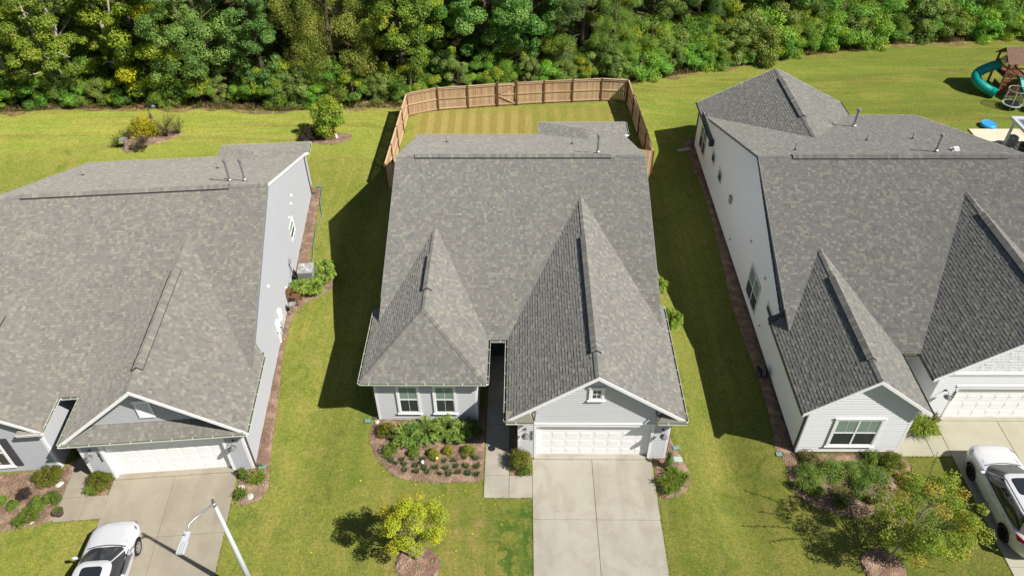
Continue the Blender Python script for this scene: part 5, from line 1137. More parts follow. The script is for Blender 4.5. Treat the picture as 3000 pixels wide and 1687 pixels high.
# hose reel and slab by the right house
t = thing("hose_reel", "black round hose reel on the mulch beside the right house", "hose reel", (8.62, 5.2, H(8.62, 5.2)+.03), .2)
m = MB(); m.lathe([(0, -.17), (.27, -.17), (.28, -.14), (.13, -.12), (.13, .12), (.28, .14), (.27, .17), (0, .17)], c=(0, 0, .29), n=20, axis='x'); m.build("drum", M['black'], t, smooth=False)
m = MB(); [m.tube([(x, .24*math.cos(a), .29+.24*math.sin(a)) for a in np.linspace(0, 2*PI, 20)], .014, 5) for x in (-.08, -.04, 0, .04, .08)]; m.build("hose", M['cover'], t)
m = MB(); m.box(-.2, -.2, 0, -.17, .2, .3); m.box(.17, -.2, 0, .2, .2, .3); m.tube([(.2, 0, .29), (.3, 0, .29), (.3, .1, .29)], .015, 6); m.build("stand", M['bronze'], t)
m = MB(); m.box(-.45, -.14, 0, .45, .14, .06); m.box(-.43, -.12, .06, .43, .12, .075); simple("concrete_slab", "pale concrete splash slab at the rear left corner of the right house", "slab", m, M['found'], (8.2, 26.1, H(8.2, 26.1)+.01), .25)
# --- back garden left
o = plant("golden_shrub", "round bright yellow shrub in the back garden bed on the left", "shrub", -29.7, 27.5, dome_shrub(1.0, 1.5, 6200, .09, G_GOLD*1.1, 190, lumps=34)); with_stems(o, stems(.6, 1.0, 5, 4))
def twiggy(name, label, x, y, r, h, n, cols, seed, leafn=10):
    rg = RS(seed); tb = MB(); V, Ds, Ns, Ls, Cl = [], [], [], [], []
    for i in range(n):
        a = rg.uniform(0, 2*PI); e = np.array([math.cos(a)*r*rg.uniform(.3, 1), math.sin(a)*r*rg.uniform(.3, 1), h*rg.uniform(.6, 1.1)]); tb.tube([(0, 0, 0), tuple(e*np.array([.35, .35, .6])), tuple(e)], [.012, .008, .003], 4, cap=False)
        for t in rg.uniform(.35, 1, leafn): V.append(e*t+rg.normal(size=3)*.05); Ds.append(rg.normal(size=3)); Ns.append(rg.normal(size=3)+np.array([0, 0, 1])); Ls.append(.09); Cl.append(cols[rg.randint(len(cols))])
    o = plant(name, label, "shrub", x, y, leaf_mesh("foliage", *map(np.array, (V, Ds, Ns)), np.array(Ls), np.array(Ls)*.5, np.array(Cl), M['leafs'])); tb.build("stem", M['bark'], o); return o
twiggy("twiggy_shrub", "tall sparse olive shrub beside the bird feeder pole", -27.9, 27.0, 1.1, 1.7, 60, G_OLIVE*1.4, 191); twiggy("twiggy_shrub", "sparse shrub at the right end of the back garden bed", -27.2, 27.4, .8, 1.3, 36, G_OLIVE*1.4, 192)
twiggy("twiggy_shrub", "brownish twiggy shrub left of the yellow shrub", -30.5, 26.6, .55, .8, 34, G_OLIVE, 193); twiggy("leafy_bush", "pale leafed weed behind the bird bath", -30.9, 25.7, .45, .8, 26, G_LIME*.7, 194)
o = plant("low_shrub", "low brown green shrub at the front of the back garden bed", "shrub", -29.35, 25.35, dome_shrub(.62, .5, 2400, .06, np.concatenate([G_OLIVE*.7, G_PURP]), 195, lumps=22)); with_stems(o, stems(.4, .4, 3, 4))
twiggy("twiggy_shrub", "reddish twiggy plant behind the low brown shrub", -29.2, 26.1, .55, .6, 36, G_PURP*1.6, 196)
m = MB(); m.lathe([(.15, 0), (.14, .03), (.04, .06), (.03, .5), (.05, .56), (.27, .62), (.3, .67), (.28, .67), (.2, .635), (0, .625)], n=24); simple("bird_bath", "grey bird bath at the left end of the back garden bed", "bird bath", m, M['birdstone'], (-30.25, 25.5, H(-30, 25.5)+.02), smooth=True)
t = thing("bird_feeder_pole", "dark pole with hanging bird feeders in the back garden bed", "bird feeder", (-29.2, 28.1, H(-29, 28)+.0), 0)
m = MB(); m.tube([(0, 0, 0), (0, 0, 2.25)], .022, 7); m.tube([(-.42, 0, 1.95), (0, 0, 2.0), (.42, 0, 1.95)], .012, 6); m.tube([(-.42, 0, 1.95), (-.42, 0, 1.88)], .008, 5); m.tube([(.42, 0, 1.95), (.42, 0, 1.88)], .008, 5); m.build("pole", M['dark'], t)
m = MB(); m.lathe([(0, .12), (.16, 0), (.14, -.01), (0, .02)], c=(.42, 0, 1.78), n=14); m.lathe([(0, 0), (.05, 0), (.05, .2), (0, .2)], c=(.42, 0, 1.58), n=10); m.build("feeder", M['bluegrey'], t)
m = MB(); m.box(-.52, -.1, 1.6, -.32, .1, 1.75); m.poly([(-.55, -.13, 1.75), (-.29, -.13, 1.75), (-.29, 0, 1.88), (-.55, 0, 1.88)]); m.poly([(-.29, .13, 1.75), (-.55, .13, 1.75), (-.55, 0, 1.88), (-.29, 0, 1.88)]); m.build("feeder", M['cedar'], t)
m = MB(); m.lathe([(.0, 0), (.1, 0), (.1, .36), (.12, .38), (0, .46)], c=(0, 0, .75), n=12); m.build("baffle", M['bronze'], t)
small_tree(-16.5, 26.9, "small yellow green tree in the round mulch bed behind the left house", "young_tree", .4, (.1, .1, 1.6), (.95, .85, 1.4), 52, 8500, .11, np.concatenate([G_LIME, G_YEL, G_LIME])*1.3, 15, .36, bark='bark')
o = plant("purple_shrub", "dark purple shrub left of the small yellow green tree", "shrub", -17.9, 26.75, dome_shrub(.75, 1.0, 2600, .08, G_PURP*1.1, 198, lumps=30)); with_stems(o, stems(.6, .9, 5, 4))
m = MB(); m.lathe([(0, 0), (.1, 0), (.12, .1), (.06, .2), (.08, .28), (0, .33)], n=12); simple("garden_statue", "small white garden ornament on the mulch by the small tree", "ornament", m, M['white'], (-15.95, 26.75, H(-16, 26.7)+.04), smooth=True)
# fallen leaves
rg = RS(33); n = 520; V = np.stack([rg.uniform(-44, -11, n), 31.3-np.abs(rg.normal(size=n))*3.2, np.zeros(n)], 1); V2 = np.stack([rg.uniform(-13.5, -3, 40), rg.uniform(-6, 0, 40), np.zeros(40)], 1); V = np.concatenate([V, V2]); V[:, 2] = [H(x, y)+.03 for x, y in V[:, :2]]
stuff(link("fallen_leaves", leaf_mesh("fallen_leaves", V, rg.normal(size=V.shape)*np.array([1, 1, .1]), np.tile([0, 0, 1.], (len(V), 1))+rg.normal(size=V.shape)*.2, np.full(len(V), .12), np.full(len(V), .09), G_GOLD[rg.randint(0, 3, len(V))]*1.2, M['leafs'])))

# --- street lamp
t = thing("street_lamp", "light grey street lamp pole with flat lamp head over the left driveway", "street lamp", (-12.66, -6.63, 0))
m = MB(); m.tube([(0, 0, 0), (0, 0, 3), (0, 0, 6.5)], [.125, .09, .05], 18); m.build("pole", M['lamp_grey'], t, smooth=True)
m = MB(); m.tube([(0, 0, 6.42), (0, 0, 6.74)], .042, 12); m.build("pole_cap", M['bronze'], t, smooth=True)
m = MB(); m.tube([(0, 0, 6.55), (-.42, -.60, 6.62), (-.52, -.74, 6.6), (-.53, -1.0, 6.55)], [.034, .032, .03, .03], 10); m.tube([(0, -.02, 6.45), (0, -.02, 6.6)], .062, 12); m.build("arm", M['galv'], t, smooth=True)
hd = MB(); x0 = -.50
hd.box(x0-.1, -1.32, 6.49, x0+.08, -.98, 6.57); hd.box(x0-.12, -1.72, 6.5, x0+.11, -1.3, 6.54)
for k in range(4): hd.box(x0-.115+k*.06, -1.72, 6.54, x0-.075+k*.06, -1.3, 6.575)
hd.build("lamp_head", M['lamp_grey'], t)
m = MB(); m.lathe([(.035, 0), (.035, .07), (.02, .09), (0, .09)], c=(x0-.03, -1.12, 6.57), n=12); m.build("photo_sensor", M['cover'], t, smooth=True)

# ================================================================ CARS
def car(name, label, X, Y, rz, z, L, Wd, Hh, wb, hood, deck, belt, glass, rim_mat, rims, suv):
    root = thing(name, label, "car", (X, Y, z), rz); w = Wd/2; fa, ra = wb/2+.02, -wb/2+.02; wr = .36 if suv else .33
    NS = 41; ys = np.linspace(-L/2, L/2, NS); rings = []
    wf_y, wr_y = L/2-(1.25 if not suv else 1.2), -L/2+(.75 if not suv else .3)   # base of windscreen and rear glass
    for y in ys:
        e = abs(y)/(L/2); k = max(0, (e-.72)/.28); wi = w*(1-.30*k**2.4); 
        if y > wf_y: t = (y-wf_y)/(L/2-wf_y); top = belt+(hood-belt)*t-.12*max(0, (t-.75)/.25)**2
        elif y < wr_y and not suv: t = (wr_y-y)/(wr_y+L/2); top = deck-.06*t**2
        elif y < wr_y: top = belt-.05
        else: top = belt if not (not suv and y < 0) else belt+(deck-belt)*min(1, -y/(-wr_y))
        zl = .2+.1*k; sh = top-.07-.05*k; mid = (.5+top*.1)
        ring = [(0, zl), (wi*.8, zl), (wi*.955, zl+.1), (wi*.99, zl+.26), (wi, mid+.05), (wi*.985, sh-.06), (wi*.93, sh+.02), (wi*.8, top), (wi*.45, top+.022), (0, top+.03)]
        full = ring+[(-a, b) for a, b in ring[-2:0:-1]]; rings.append([(a, y, b) for a, b in full])
    m = MB(); n = len(rings[0])
    for r in rings: m.v += r
    for i in range(NS-1):
        for j in range(n): j2 = (j+1) % n; m.f.append((i*n+j, (i+1)*n+j, (i+1)*n+j2, i*n+j2)); m.mi.append(0); m.c.append(None)
    for i, rev in ((0, False), (NS-1, True)):
        c = len(m.v); r = rings[i]; m.v.append((0, r[0][1]+(-.07 if i == 0 else .07), sum(p[2] for p in r)/n))
        for j in range(n): j2 = (j+1) % n; m.f.append((i*n+j, i*n+j2, c) if not rev else (i*n+j2, i*n+j, c)); m.mi.append(0); m.c.append(None)
    body = m.build("body", [M['car_white'], M['black']], root, smooth=True, fix=True)
    # wheel wells cut out of the body
    cm = MB()
    for ya in (fa, ra):
        for s in (-1, 1): cm.lathe([(.0, -.16), (wr+.065, -.16), (wr+.065, .14), (0, .14)], c=(s*(w-.1), ya, wr), n=26, axis='x')
    co = cm.build("wheel_well_cut", M['black'], None, fix=True); co.parent = root
    md = body.modifiers.new("b", 'BOOLEAN'); md.operation = 'DIFFERENCE'; md.object = co; md.solver = 'EXACT'
    try: md.material_mode = 'TRANSFER'
    except Exception: pass
    bpy.context.view_layer.update(); ev = body.evaluated_get(bpy.context.evaluated_depsgraph_get()); nm_ = bpy.data.meshes.new_from_object(ev)
    body.modifiers.clear(); old = body.data; body.data = nm_; bpy.data.objects.remove(co)
    # wheels
    for ya in (fa, ra):
        for s in (-1, 1):
            e = bpy.data.objects.new("wheel", None); COL.objects.link(e); e.parent = root; e.location = (s*(w-.115), ya, wr); e.scale = (s, 1, 1)
            ty = MB(); ty.lathe([(wr*.66, -.1), (wr*.9, -.1), (wr, -.07), (wr, .06), (wr*.93, .098), (wr*.68, .1), (wr*.66, .06), (wr*.66, -.1)], n=30, axis='x'); ty.build("tyre", M['black'], e, smooth=True)
            rm = MB(); rm.lathe([(wr*.67, .02), (wr*.67, .095), (wr*.6, .09), (wr*.57, .03)], n=30, axis='x')
            for k in range(rims):
                a = k*2*PI/rims; b = MB(); c_, s_ = math.cos(a), math.sin(a); rm.bar((.07, 0, 0), (.075, c_*wr*.61, s_*wr*.61), .085 if rims == 5 else .055, .03, up=(1, 0, 0))
            rm.lathe([(0, .085), (wr*.17, .083), (wr*.2, .05)], n=16, axis='x'); rm.build("rim", rim_mat, e)
            dd = MB(); dd.lathe([(0, .0), (wr*.64, .0)], n=24, axis='x'); dd.build("brake_disc", M['dark'], e)
    # greenhouse
    def sup(a, b0, b1, z_, N=56, p=5.0, q=3.2):
        out = []; cy, hb = (b0+b1)/2, (b1-b0)/2
        for k in range(N):
            t = 2*PI*(k+.5)/N; ct, st = math.cos(t), math.sin(t); out.append((a*math.copysign(abs(ct)**(2/p), ct), cy+hb*math.copysign(abs(st)**(2/q), st), z_))
        return out
    zb = belt-.01; rise = Hh-.05-zb; lev = [0, .2, .55, .82, .93, 1.0]; 
    yb0, yf0 = (wr_y, wf_y+.06); yb1, yf1 = (wr_y+.62, wf_y-.86) if not suv else (wr_y+.38, wf_y-.82)
    R = []
    for l in lev:
        bul = math.sin(l*PI)*.03; R.append(sup(w*(.925-.205*l)+bul, yb0+(yb1-yb0)*l-bul, yf0+(yf1-yf0)*l+bul*.6, zb+rise*l))
    N = 56; parts = {'windscreen': MB(), 'rear_glass': MB(), 'side_glass': MB(), 'side_glassL': MB(), 'pillar': MB()}; roofm = MB()
    for i in range(len(lev)-1):
        for k in range(N):
            k2 = (k+1) % N; q = [R[i][k], R[i][k2], R[i+1][k2], R[i+1][k]]; cx = sum(p[0] for p in q)/4; cy = sum(p[1] for p in q)/4
            b0, b1 = R[i][0], None; lo, hi = min(p[1] for p in R[i]), max(p[1] for p in R[i]); ax = max(p[0] for p in R[i]); u = (cy-lo)/(hi-lo); vx = abs(cx)/ax
            tg = 360*(k+.5)/N; rg0 = 313 if not suv else 322
            if i >= 4: key = 'pillar'
            elif 51 < tg < 129: key = 'windscreen'
            elif 236 < tg < 304 and i < 4: key = 'rear_glass'
            elif tg < 42 or tg > rg0: key = 'side_glass'
            elif 138 < tg < 540-rg0: key = 'side_glassL'
            else: key = 'pillar'
            parts[key].poly(q)
    for key, mm in parts.items():
        if mm.f: mm.build(key.replace('side_glassL', 'side_glass'), M['car_white'] if key == 'pillar' else glass, root, smooth=True, fix=True)
    cap = [R[-1]]
    for f_, dz in ((.9, .022), (.7, .038), (.4, .048), (.05, .05)):
        cy = sum(p[1] for p in R[-1])/N; cap.append([(p[0]*f_, cy+(p[1]-cy)*f_, zb+rise+dz) for p in R[-1]])
    for i in range(len(cap)-1):
        for k in range(N): k2 = (k+1) % N; roofm.poly([cap[i][k], cap[i][k2], cap[i+1][k2], cap[i+1][k]])
    roofm.build("roof_panel", M['car_white'], root, smooth=True, fix=True)
    ry0, ry1 = yb1, yf1; rt = zb+rise+.044
    m = MB(); sw = w*.42; sy1 = ry1-.22; sy0 = sy1-(.62 if not suv else .8)
    n_ = 24; ringp = [(sw*math.copysign(abs(math.cos(a))**.35, math.cos(a)), (sy0+sy1)/2+(sy1-sy0)/2*math.copysign(abs(math.sin(a))**.35, math.sin(a)), rt+.028-.02*abs(math.cos(a))) for a in [2*PI*(k+.5)/n_ for k in range(n_)]]; m.poly(ringp); m.poly([(x, y, z_-.03) for x, y, z_ in reversed(ringp)])
    for k in range(n_): a, b = ringp[k], ringp[(k+1) % n_]; m.poly([a, (a[0], a[1], a[2]-.03), (b[0], b[1], b[2]-.03), b])
    m.build("sunroof", M['car_glass'], root)
    # dark trim under the windscreen, wipers, mirrors, lamps, handles, seams
    m = MB(); wy = wf_y+.04
    pts = [(x, wy+.03-.16*(x/w)**2, belt+.012-.035*(x/w)**2) for x in np.linspace(-w*.78, w*.78, 15)]; m.tube(pts, .028, 6); m.build("cowl", M['dark'], root, smooth=True)
    for x in (-.45, .12):
        m = MB(); m.tube([(x+.55, wy-.08, belt+.05), (x, wy-.16, belt+.095)], .009, 5); m.build("wiper", M['dark'], root)
    for s in (-1, 1):
        m = MB(); m.lathe([(0, -.12), (.07, -.1), (.1, 0), (.08, .09), (0, .11)], n=14, axis='x'); o = m.build("mirror", M['car_white'] if not suv else M['lamp_grey'], root, smooth=True); o.location = (s*(w+.1), wf_y-.42, belt+.09); o.scale = (s*1.0, .65, .8)
        a = MB(); a.bar((s*(w-.1), wf_y-.42, belt+.02), (s*(w+.05), wf_y-.42, belt+.07), .06, .03); a.build("mirror_arm", M['dark'], root)
        m = MB(); yl = L/2
        P = [(s*w*.50, yl-.07, hood-.20), (s*w*.73, yl-.20, hood-.17), (s*w*.90, yl-.52, hood-.05), (s*w*.80, yl-.46, hood-.005), (s*w*.62, yl-.2, hood-.08)]
        Pi = [Vector(p)+Vector((s*.035, .05, .055)) for p in P]; m.poly(Pi); 
        for k in range(len(P)): m.poly([P[k], P[(k+1) % len(P)], Pi[(k+1) % len(P)], Pi[k]])
        m.build("headlight", M['lens'], root)
        m = MB(); tz = deck-.16 if not suv else belt-.02; P = [(s*w*.62, -yl+.02, tz-.06), (s*w*.78, -yl+.05, tz+.1), (s*w*.97, -yl+.62, tz+.0), (s*w*.97, -yl+.4, tz-.13)]; Pi = [Vector(p)+Vector((s*.035, -.02, .02)) for p in P]; m.poly(Pi)
        for k in range(4): m.poly([P[k], P[(k+1) % 4], Pi[(k+1) % 4], Pi[k]])
        m.build("tail_light", M['red'], root)
        for yh in ((-.15, -1.1) if suv else (-.3, -1.2)):
            m = MB(); m.box(-.012, 0, -.015, .012, .2, .015); o = m.build("door_handle", M['car_silver'] if suv else M['car_white'], root); o.location = (s*(w*.995), yh, belt-.16)
        for yh in (.85, -.1, -1.05):
            m = MB(); m.tube([(s*w*1.003, yh, .36), (s*w*1.002, yh-.0, .62), (s*w*.955, yh-.0, belt-.05)], .006, 4); m.build("door_seam", M['dark'], root)
        if suv:
            m = MB(); xr_ = w*.66; m.tube([(s*xr_, ry0+.15, rt-.02), (s*xr_, ry0+.3, rt+.04), (s*xr_, ry1-.35, rt+.04), (s*xr_, ry1-.15, rt-.02)], .02, 8); m.build("roof_rail", M['dark'], root, smooth=True)
        m = MB(); m.tube([(s*w*.935, wr_y+.35, belt-.005), (s*w*.94, 0, belt+.0), (s*w*.93, wf_y-.15, belt-.0)], .014, 6); m.build("window_trim", M['dark'], root, smooth=True)
        yb = (yb1+yf1)/2+.0; m = MB(); m.bar((s*(w*.925+.01), yb-.02, zb), (s*(w*.745+.012), yb-.0, zb+rise*.84), .07, .02, up=(1, 0, 0)); m.build("door_pillar", M['black'], root)
    for s in (-1, 1): m = MB(); m.tube([(s*w*.56, L/2-.28, hood-.015), (s*w*.66, L/2-.6, hood+.028), (s*w*.74, wf_y+.12, belt+.012)], .009, 5); m.build("bonnet_seam", M['car_silver'], root)
    m = MB(); m.box(-.3, L/2+.02, .42, .3, L/2+.075, .55); m.build("grille", M['dark'], root)
    return root
lc = FL @ Vector((-1.33, -4.98, 0))
car("parked_car", "white saloon car with sunroof and silver wheels on the left driveway", lc.x, lc.y, .09, .16, 4.7, 1.82, 1.45, 2.72, .80, 1.0, .93, M['car_glass_l'], M['rim'], 7, False)
car("parked_car", "white estate car with black wheels and roof rails on the right driveway", 17.0, -2.1, .0, -.42, 4.95, 1.94, 1.70, 2.9, 1.0, 1.1, 1.12, M['car_glass'], M['rim_b'], 5, True)

# ================================================================ RIGHT BACK YARD
def playset():
    t = thing("playset", "brown wooden playset with green tube slide and wave slide in the right back yard", "playset", (34.2, 34.9, -.42)); wd = M['cedar']; s = .85
    for x in (-s, s):
        for y in (-s, s): m = MB(); m.box(x-.06, y-.06, 0, x+.06, y+.06, 2.75); m.build("post", wd, t)
    for i in range(11): m = MB(); m.box(-s, -s+i*.155, 1.42, s, -s+.145+i*.155, 1.46); m.build("deck_board", wd, t)
    for y in (-s-.05, s+.05):
        for i in range(9):
            if y < 0 and i > 4: continue
            m = MB(); m.box(-s+.12+i*.18, y-.01, 1.5, -s+.2+i*.18, y+.01, 2.15); m.build("railing_slat", wd, t)
    m = MB(); [m.bar((-s, y, z), (s, y, z), .04, .09) for y in (-s-.02, s+.02) for z in (1.5, 2.15)]; [m.bar((x, -s, z), (x, s, z), .04, .09) for x in (-s-.02, s+.02) for z in (1.5, 2.15, .4)]; m.build("railing", wd, t)
    m = MB(); m.box(-s+.05, -s-.03, .1, s-.05, -s, 1.35); m.box(-s-.03, -s+.05, .1, -s, s*.2, .9); m.build("wall_board", wd, t)
    for sy in (-1, 1):
        for i in range(7):
            a, b = i/7, (i+1)/7; y0, z0 = sy*(s+.25)*(1-a), 2.6+.85*a; y1, z1 = sy*(s+.25)*(1-b), 2.6+.85*b; m = MB(); n_ = Vector((0, sy*.85, 1.1)).normalized()*.02
            P = [(-s-.25, y0, z0), (s+.25, y0, z0), (s+.25, y1, z1), (-s-.25, y1, z1)]; Q = [Vector(p)+n_ for p in P]; P = [Vector(p)-n_*.3 for p in P]; m.poly(Q if sy < 0 else Q[::-1]); m.poly(P)
            for k in range(4): m.poly([P[k], P[(k+1) % 4], Q[(k+1) % 4], Q[k]])
            m.build("roof_board", M['roofwood'], t)
    m = MB(); m.poly([(-1.15, -.75, 2.62), (-.35, -.75, 2.62), (-.35, -.35, 3.0), (-1.15, -.35, 3.0)]); m.poly([(-.35, .05, 2.62), (-1.15, .05, 2.62), (-1.15, -.35, 3.0), (-.35, -.35, 3.0)]); m.poly([(-1.12, -.7, 2.62), (-1.12, -.35, 2.96), (-1.12, .0, 2.62)]); m.build("dormer", plain("sunlit_dormer_wood", (.42, .33, .28), .8, .15), t)
    pts = [(-.7, .45, 1.95), (-1.2, .5, 1.75), (-1.8, .55, 1.45), (-2.25, .4, 1.2), (-2.45, 0, .98), (-2.3, -.45, .78), (-1.9, -.75, .58), (-1.5, -.95, .42), (-1.2, -1.25, .34)]
    P2 = []
    for i in range(len(pts)-1):
        a, b = Vector(pts[i]), Vector(pts[i+1]); P2 += [a.lerp(b, k/3) for k in range(3)]
    P2.append(Vector(pts[-1])); 
    for _ in range(2): P2 = [P2[0]]+[(P2[i-1]+P2[i]*2+P2[i+1])/4 for i in range(1, len(P2)-1)]+[P2[-1]]
    m = MB(); m.tube(P2, .36, 18, cap=False); m.tube(P2, .33, 18, cap=False); tube_ = m.build("tube_slide", M['teal'], t, smooth=True)
    for k in (3, 7, 12, 17, 22): 
        m = MB(); a, b = P2[k], P2[k+1]; m.tube([a, a+(b-a).normalized()*.05], .385, 18); m.build("slide_flange", M['teal'], tube_, smooth=False)
    m = MB(); prof = [(0, 1.42), (-.35, 1.38), (-.8, 1.05), (-1.15, .85), (-1.6, .72), (-2.0, .42), (-2.4, .16), (-2.75, .13)]; 
    for i in range(len(prof)-1):
        (y0, z0), (y1, z1) = prof[i], prof[i+1]
        for (x0, h0, x1, h1) in ((-.3, .26, -.24, .04), (-.24, .04, .24, .04), (.24, .04, .3, .26), (-.34, .27, -.3, .26), (.3, .26, .34, .27)): m.poly([(x0, y0, z0+h0), (x1, y0, z0+h1), (x1, y1, z1+h1), (x0, y1, z1+h0)])
        m.poly([(-.32, y0, z0), (.32, y0, z0), (.32, y1, z1), (-.32, y1, z1)])
        for x in (-.34, .34): m.poly([(x, y0, z0), (x, y1, z1), (x, y1, z1+.27), (x, y0, z0+.27)])
    o = m.build("wave_slide", M['teal'], t, smooth=False); o.location = (.45, -s, 0)
    m = MB(); [m.bar((-s+.1, -s-.05-.0, .3+i*.28), (-s+.65, -s-.05, .3+i*.28), .05, .05) for i in range(4)]; m.build("ladder_rung", wd, t)
playset()
n = NB("safety_net"); trn = n.add("ShaderNodeBsdfTransparent"); mx = n.add("ShaderNodeMixShader"); mx.inputs[0].default_value = .35; n.out((.02, .02, .02)); n.link(trn.outputs[0], mx.inputs[1]); n.link(n.b.outputs[0], mx.inputs[2]); n.link(mx.outputs[0], n.n["Material Output"].inputs[0]); M['netting'] = n.m
t = thing("trampoline", "small round trampoline with safety net near the playset", "trampoline", (33.5, 32.15, -.43)); ring = lambda r, z, k=28: [(r*math.cos(2*PI*i/k), r*math.sin(2*PI*i/k), z) for i in range(k+1)]
m = MB(); m.lathe([(0, .34), (.54, .34)], n=28); m.build("mat", M['dark'], t); m = MB(); m.lathe([(.54, .36), (.68, .36), (.69, .32)], n=28); m.build("pad", plain("pale_pad", (.5, .55, .5), .6), t)
m = MB(); m.tube(ring(.62, 1.45), .02, 6); [m.tube([(.68*math.cos(a), .68*math.sin(a), 0), (.70*math.cos(a), .70*math.sin(a), .6), (.62*math.cos(a), .62*math.sin(a), 1.45)], .02, 6) for a in [k*PI/3 for k in range(6)]]; m.build("frame", plain("pale_tube", (.40, .44, .39), .4), t, smooth=True)
m = MB(); m.lathe([(.66, .36), (.61, 1.45)], n=28); m.build("safety_net", M['netting'], t)
m = MB(); m.lathe([(0, 0), (.48, 0), (.53, .08), (.53, .24), (.5, .27), (.46, .245), (0, .26)], n=30); simple("turtle_pool", "round blue plastic sandbox with lid on the lawn beside the patio", "sandbox", m, M['pool'], (30.55, 29.3, -.43), smooth=False)
t = thing("patio_cover", "grey metal framed patio cover with blue grey roof at the right edge", "patio cover", (29.75, 25.95, -.35))
for (x, y) in ((.1, -.1), (4.4, -.1), (.1, -3.6), (4.4, -3.6)): m = MB(); m.box(x-.07, y-.07, 0, x+.07, y+.07, 2.35); m.build("post", M['lamp_grey'], t)
m = MB(); m.box(-.15, -.22, 2.3, 4.7, .12, 2.5); m.box(-.15, -3.9, 2.3, .06, -.22, 2.5); m.box(-.15, -4.1, 2.3, 4.7, -3.9, 2.5); m.box(4.5, -3.9, 2.3, 4.7, -.22, 2.5); m.build("frame", M['lamp_grey'], t)
for i in range(15): m = MB(); x = .08+i*.295; m.poly([(x, -3.88, 2.55), (x+.28, -3.88, 2.55), (x+.28, -.24, 2.42), (x, -.24, 2.42)]); m.poly([(x+.28, -3.88, 2.55), (x+.295, -3.88, 2.58), (x+.295, -.24, 2.45), (x+.28, -.24, 2.42)]); m.build("roof_panel", M['bluegrey'], t)
m = MB(); m.lathe([(0, 0), (.34, 0), (.37, .1), (.36, .5), (.33, .62), (.2, .7), (0, .72)], n=24); simple("covered_grill", "round grill under a grey fabric cover on the patio", "grill", m, M['cover'], (30.85, 26.65, -.34), smooth=True)
m = MB(); m.box(-.5, -.35, .0, .5, .35, .45); m.box(-.5, .25, .45, .5, .35, .85); m.box(-.52, -.35, .45, -.42, .35, .62); m.box(.42, -.35, .45, .52, .35, .62); simple("armchair", "dark patio seat in the shade of the patio cover", "armchair", m, M['dark'], (31.3, 25.3, -.34))

# ragged grass along paving and beds (stuff)
def fringe():
    rg = RS(77); V, Q, Cc = [], [], []; cols = np.array([(.13, .19, .03), (.17, .20, .04), (.10, .16, .025), (.22, .21, .06)])
    def run(pts, closed=False, dens=26, off=.03):
        P = [np.array(p[:2], float) for p in pts]; n = len(P)
        for i in range(n if closed else n-1):
            a, b = P[i], P[(i+1) % n]; L = np.linalg.norm(b-a); d = (b-a)/max(L, 1e-6); nn = np.array([d[1], -d[0]])
            for _ in range(int(L*dens)):
                q = a+d*rg.uniform(0, L)+nn*rg.normal()*off; z = H(*q); th = rg.uniform(0, 2*PI); h = rg.uniform(.03, .075); w = np.array([math.cos(th), math.sin(th), 0])*.013; k = len(V); ln = np.array([rg.normal(), rg.normal(), 0])*.03
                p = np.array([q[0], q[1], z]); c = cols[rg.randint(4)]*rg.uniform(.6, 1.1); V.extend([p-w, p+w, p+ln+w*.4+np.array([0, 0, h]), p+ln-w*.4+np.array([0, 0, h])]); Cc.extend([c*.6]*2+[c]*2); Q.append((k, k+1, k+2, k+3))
    run([(-2.57, -2.1), (-2.57, -6)]); run([(2.6, -2.1), (2.6, -6)]); run([(-4.6, -2.09), (-2.6, -2.09)]); run([(-4.62, -2.07), (-4.62, -1.3)]); run([(13.9, .42), (15.86, .42), (15.86, -6)])
    lp = lambda a, b: (lambda p: (p.x, p.y))(FL @ Vector((a, b, 0)))
    run([lp(-4.42, -1.99), lp(-2.57, -1.99), lp(-2.57, -6)]); run([lp(2.62, -1.3), lp(2.62, -6)])
    for o in list(COL.objects):
        if o.name.startswith('mulch_bed'):
            me = o.data; ec = {}
            for p in me.polygons:
                for e in p.edge_keys: ec[e] = ec.get(e, 0)+1
            for e, c_ in ec.items():
                if c_ == 1:
                    a, b = me.vertices[e[0]].co, me.vertices[e[1]].co; mx, my = (a.x+b.x)/2, (a.y+b.y)/2
                    if my > 26 or (-9.6 < mx < -4.5 and my > -1.25 and mx > -9.3 and my > 1.9): continue
                    run([(a.x, a.y), (b.x, b.y)], dens=22, off=.025)
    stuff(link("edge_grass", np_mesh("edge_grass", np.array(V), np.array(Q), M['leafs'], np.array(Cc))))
fringe()

# ================================================================ WOODLAND EDGE
EP = [(-70, 30.6), (-44, 30.7), (-37, 31.5), (-27, 31.6), (-21, 31.1), (-14, 31.7), (-9, 33.4), (-3, 34.6), (3, 35.6), (7, 37.0), (10, 38.2), (16, 40.1), (22, 42.0), (28.5, 43.8), (41, 44.9), (70, 46.5)]
def edge(x):
    for (a, b), (c, d) in zip(EP, EP[1:]):
        if a <= x <= c: return b+(d-b)*(x-a)/(c-a)
    return EP[0][1] if x < EP[0][0] else EP[-1][1]
rgf = random.Random(12)
front = []; x = -70
while x < 70: front.append((x, edge(x)-.2+rgf.uniform(-.35, .35))); x += 1.1
struct(bed("forest_floor", front+[(71, 140), (-71, 140)], M['litter'], lift=.05, step=5, smooth=False, bumpy=.05))
fr2 = [(a, b-.35+rgf.uniform(-.5, .3)) for a, b in front]; bk2 = [(a, b+1.2) for a, b in reversed(front)]
struct(bed("grass_verge", fr2+bk2, M['straw'], lift=.03, step=2.5, smooth=False, bumpy=.03))
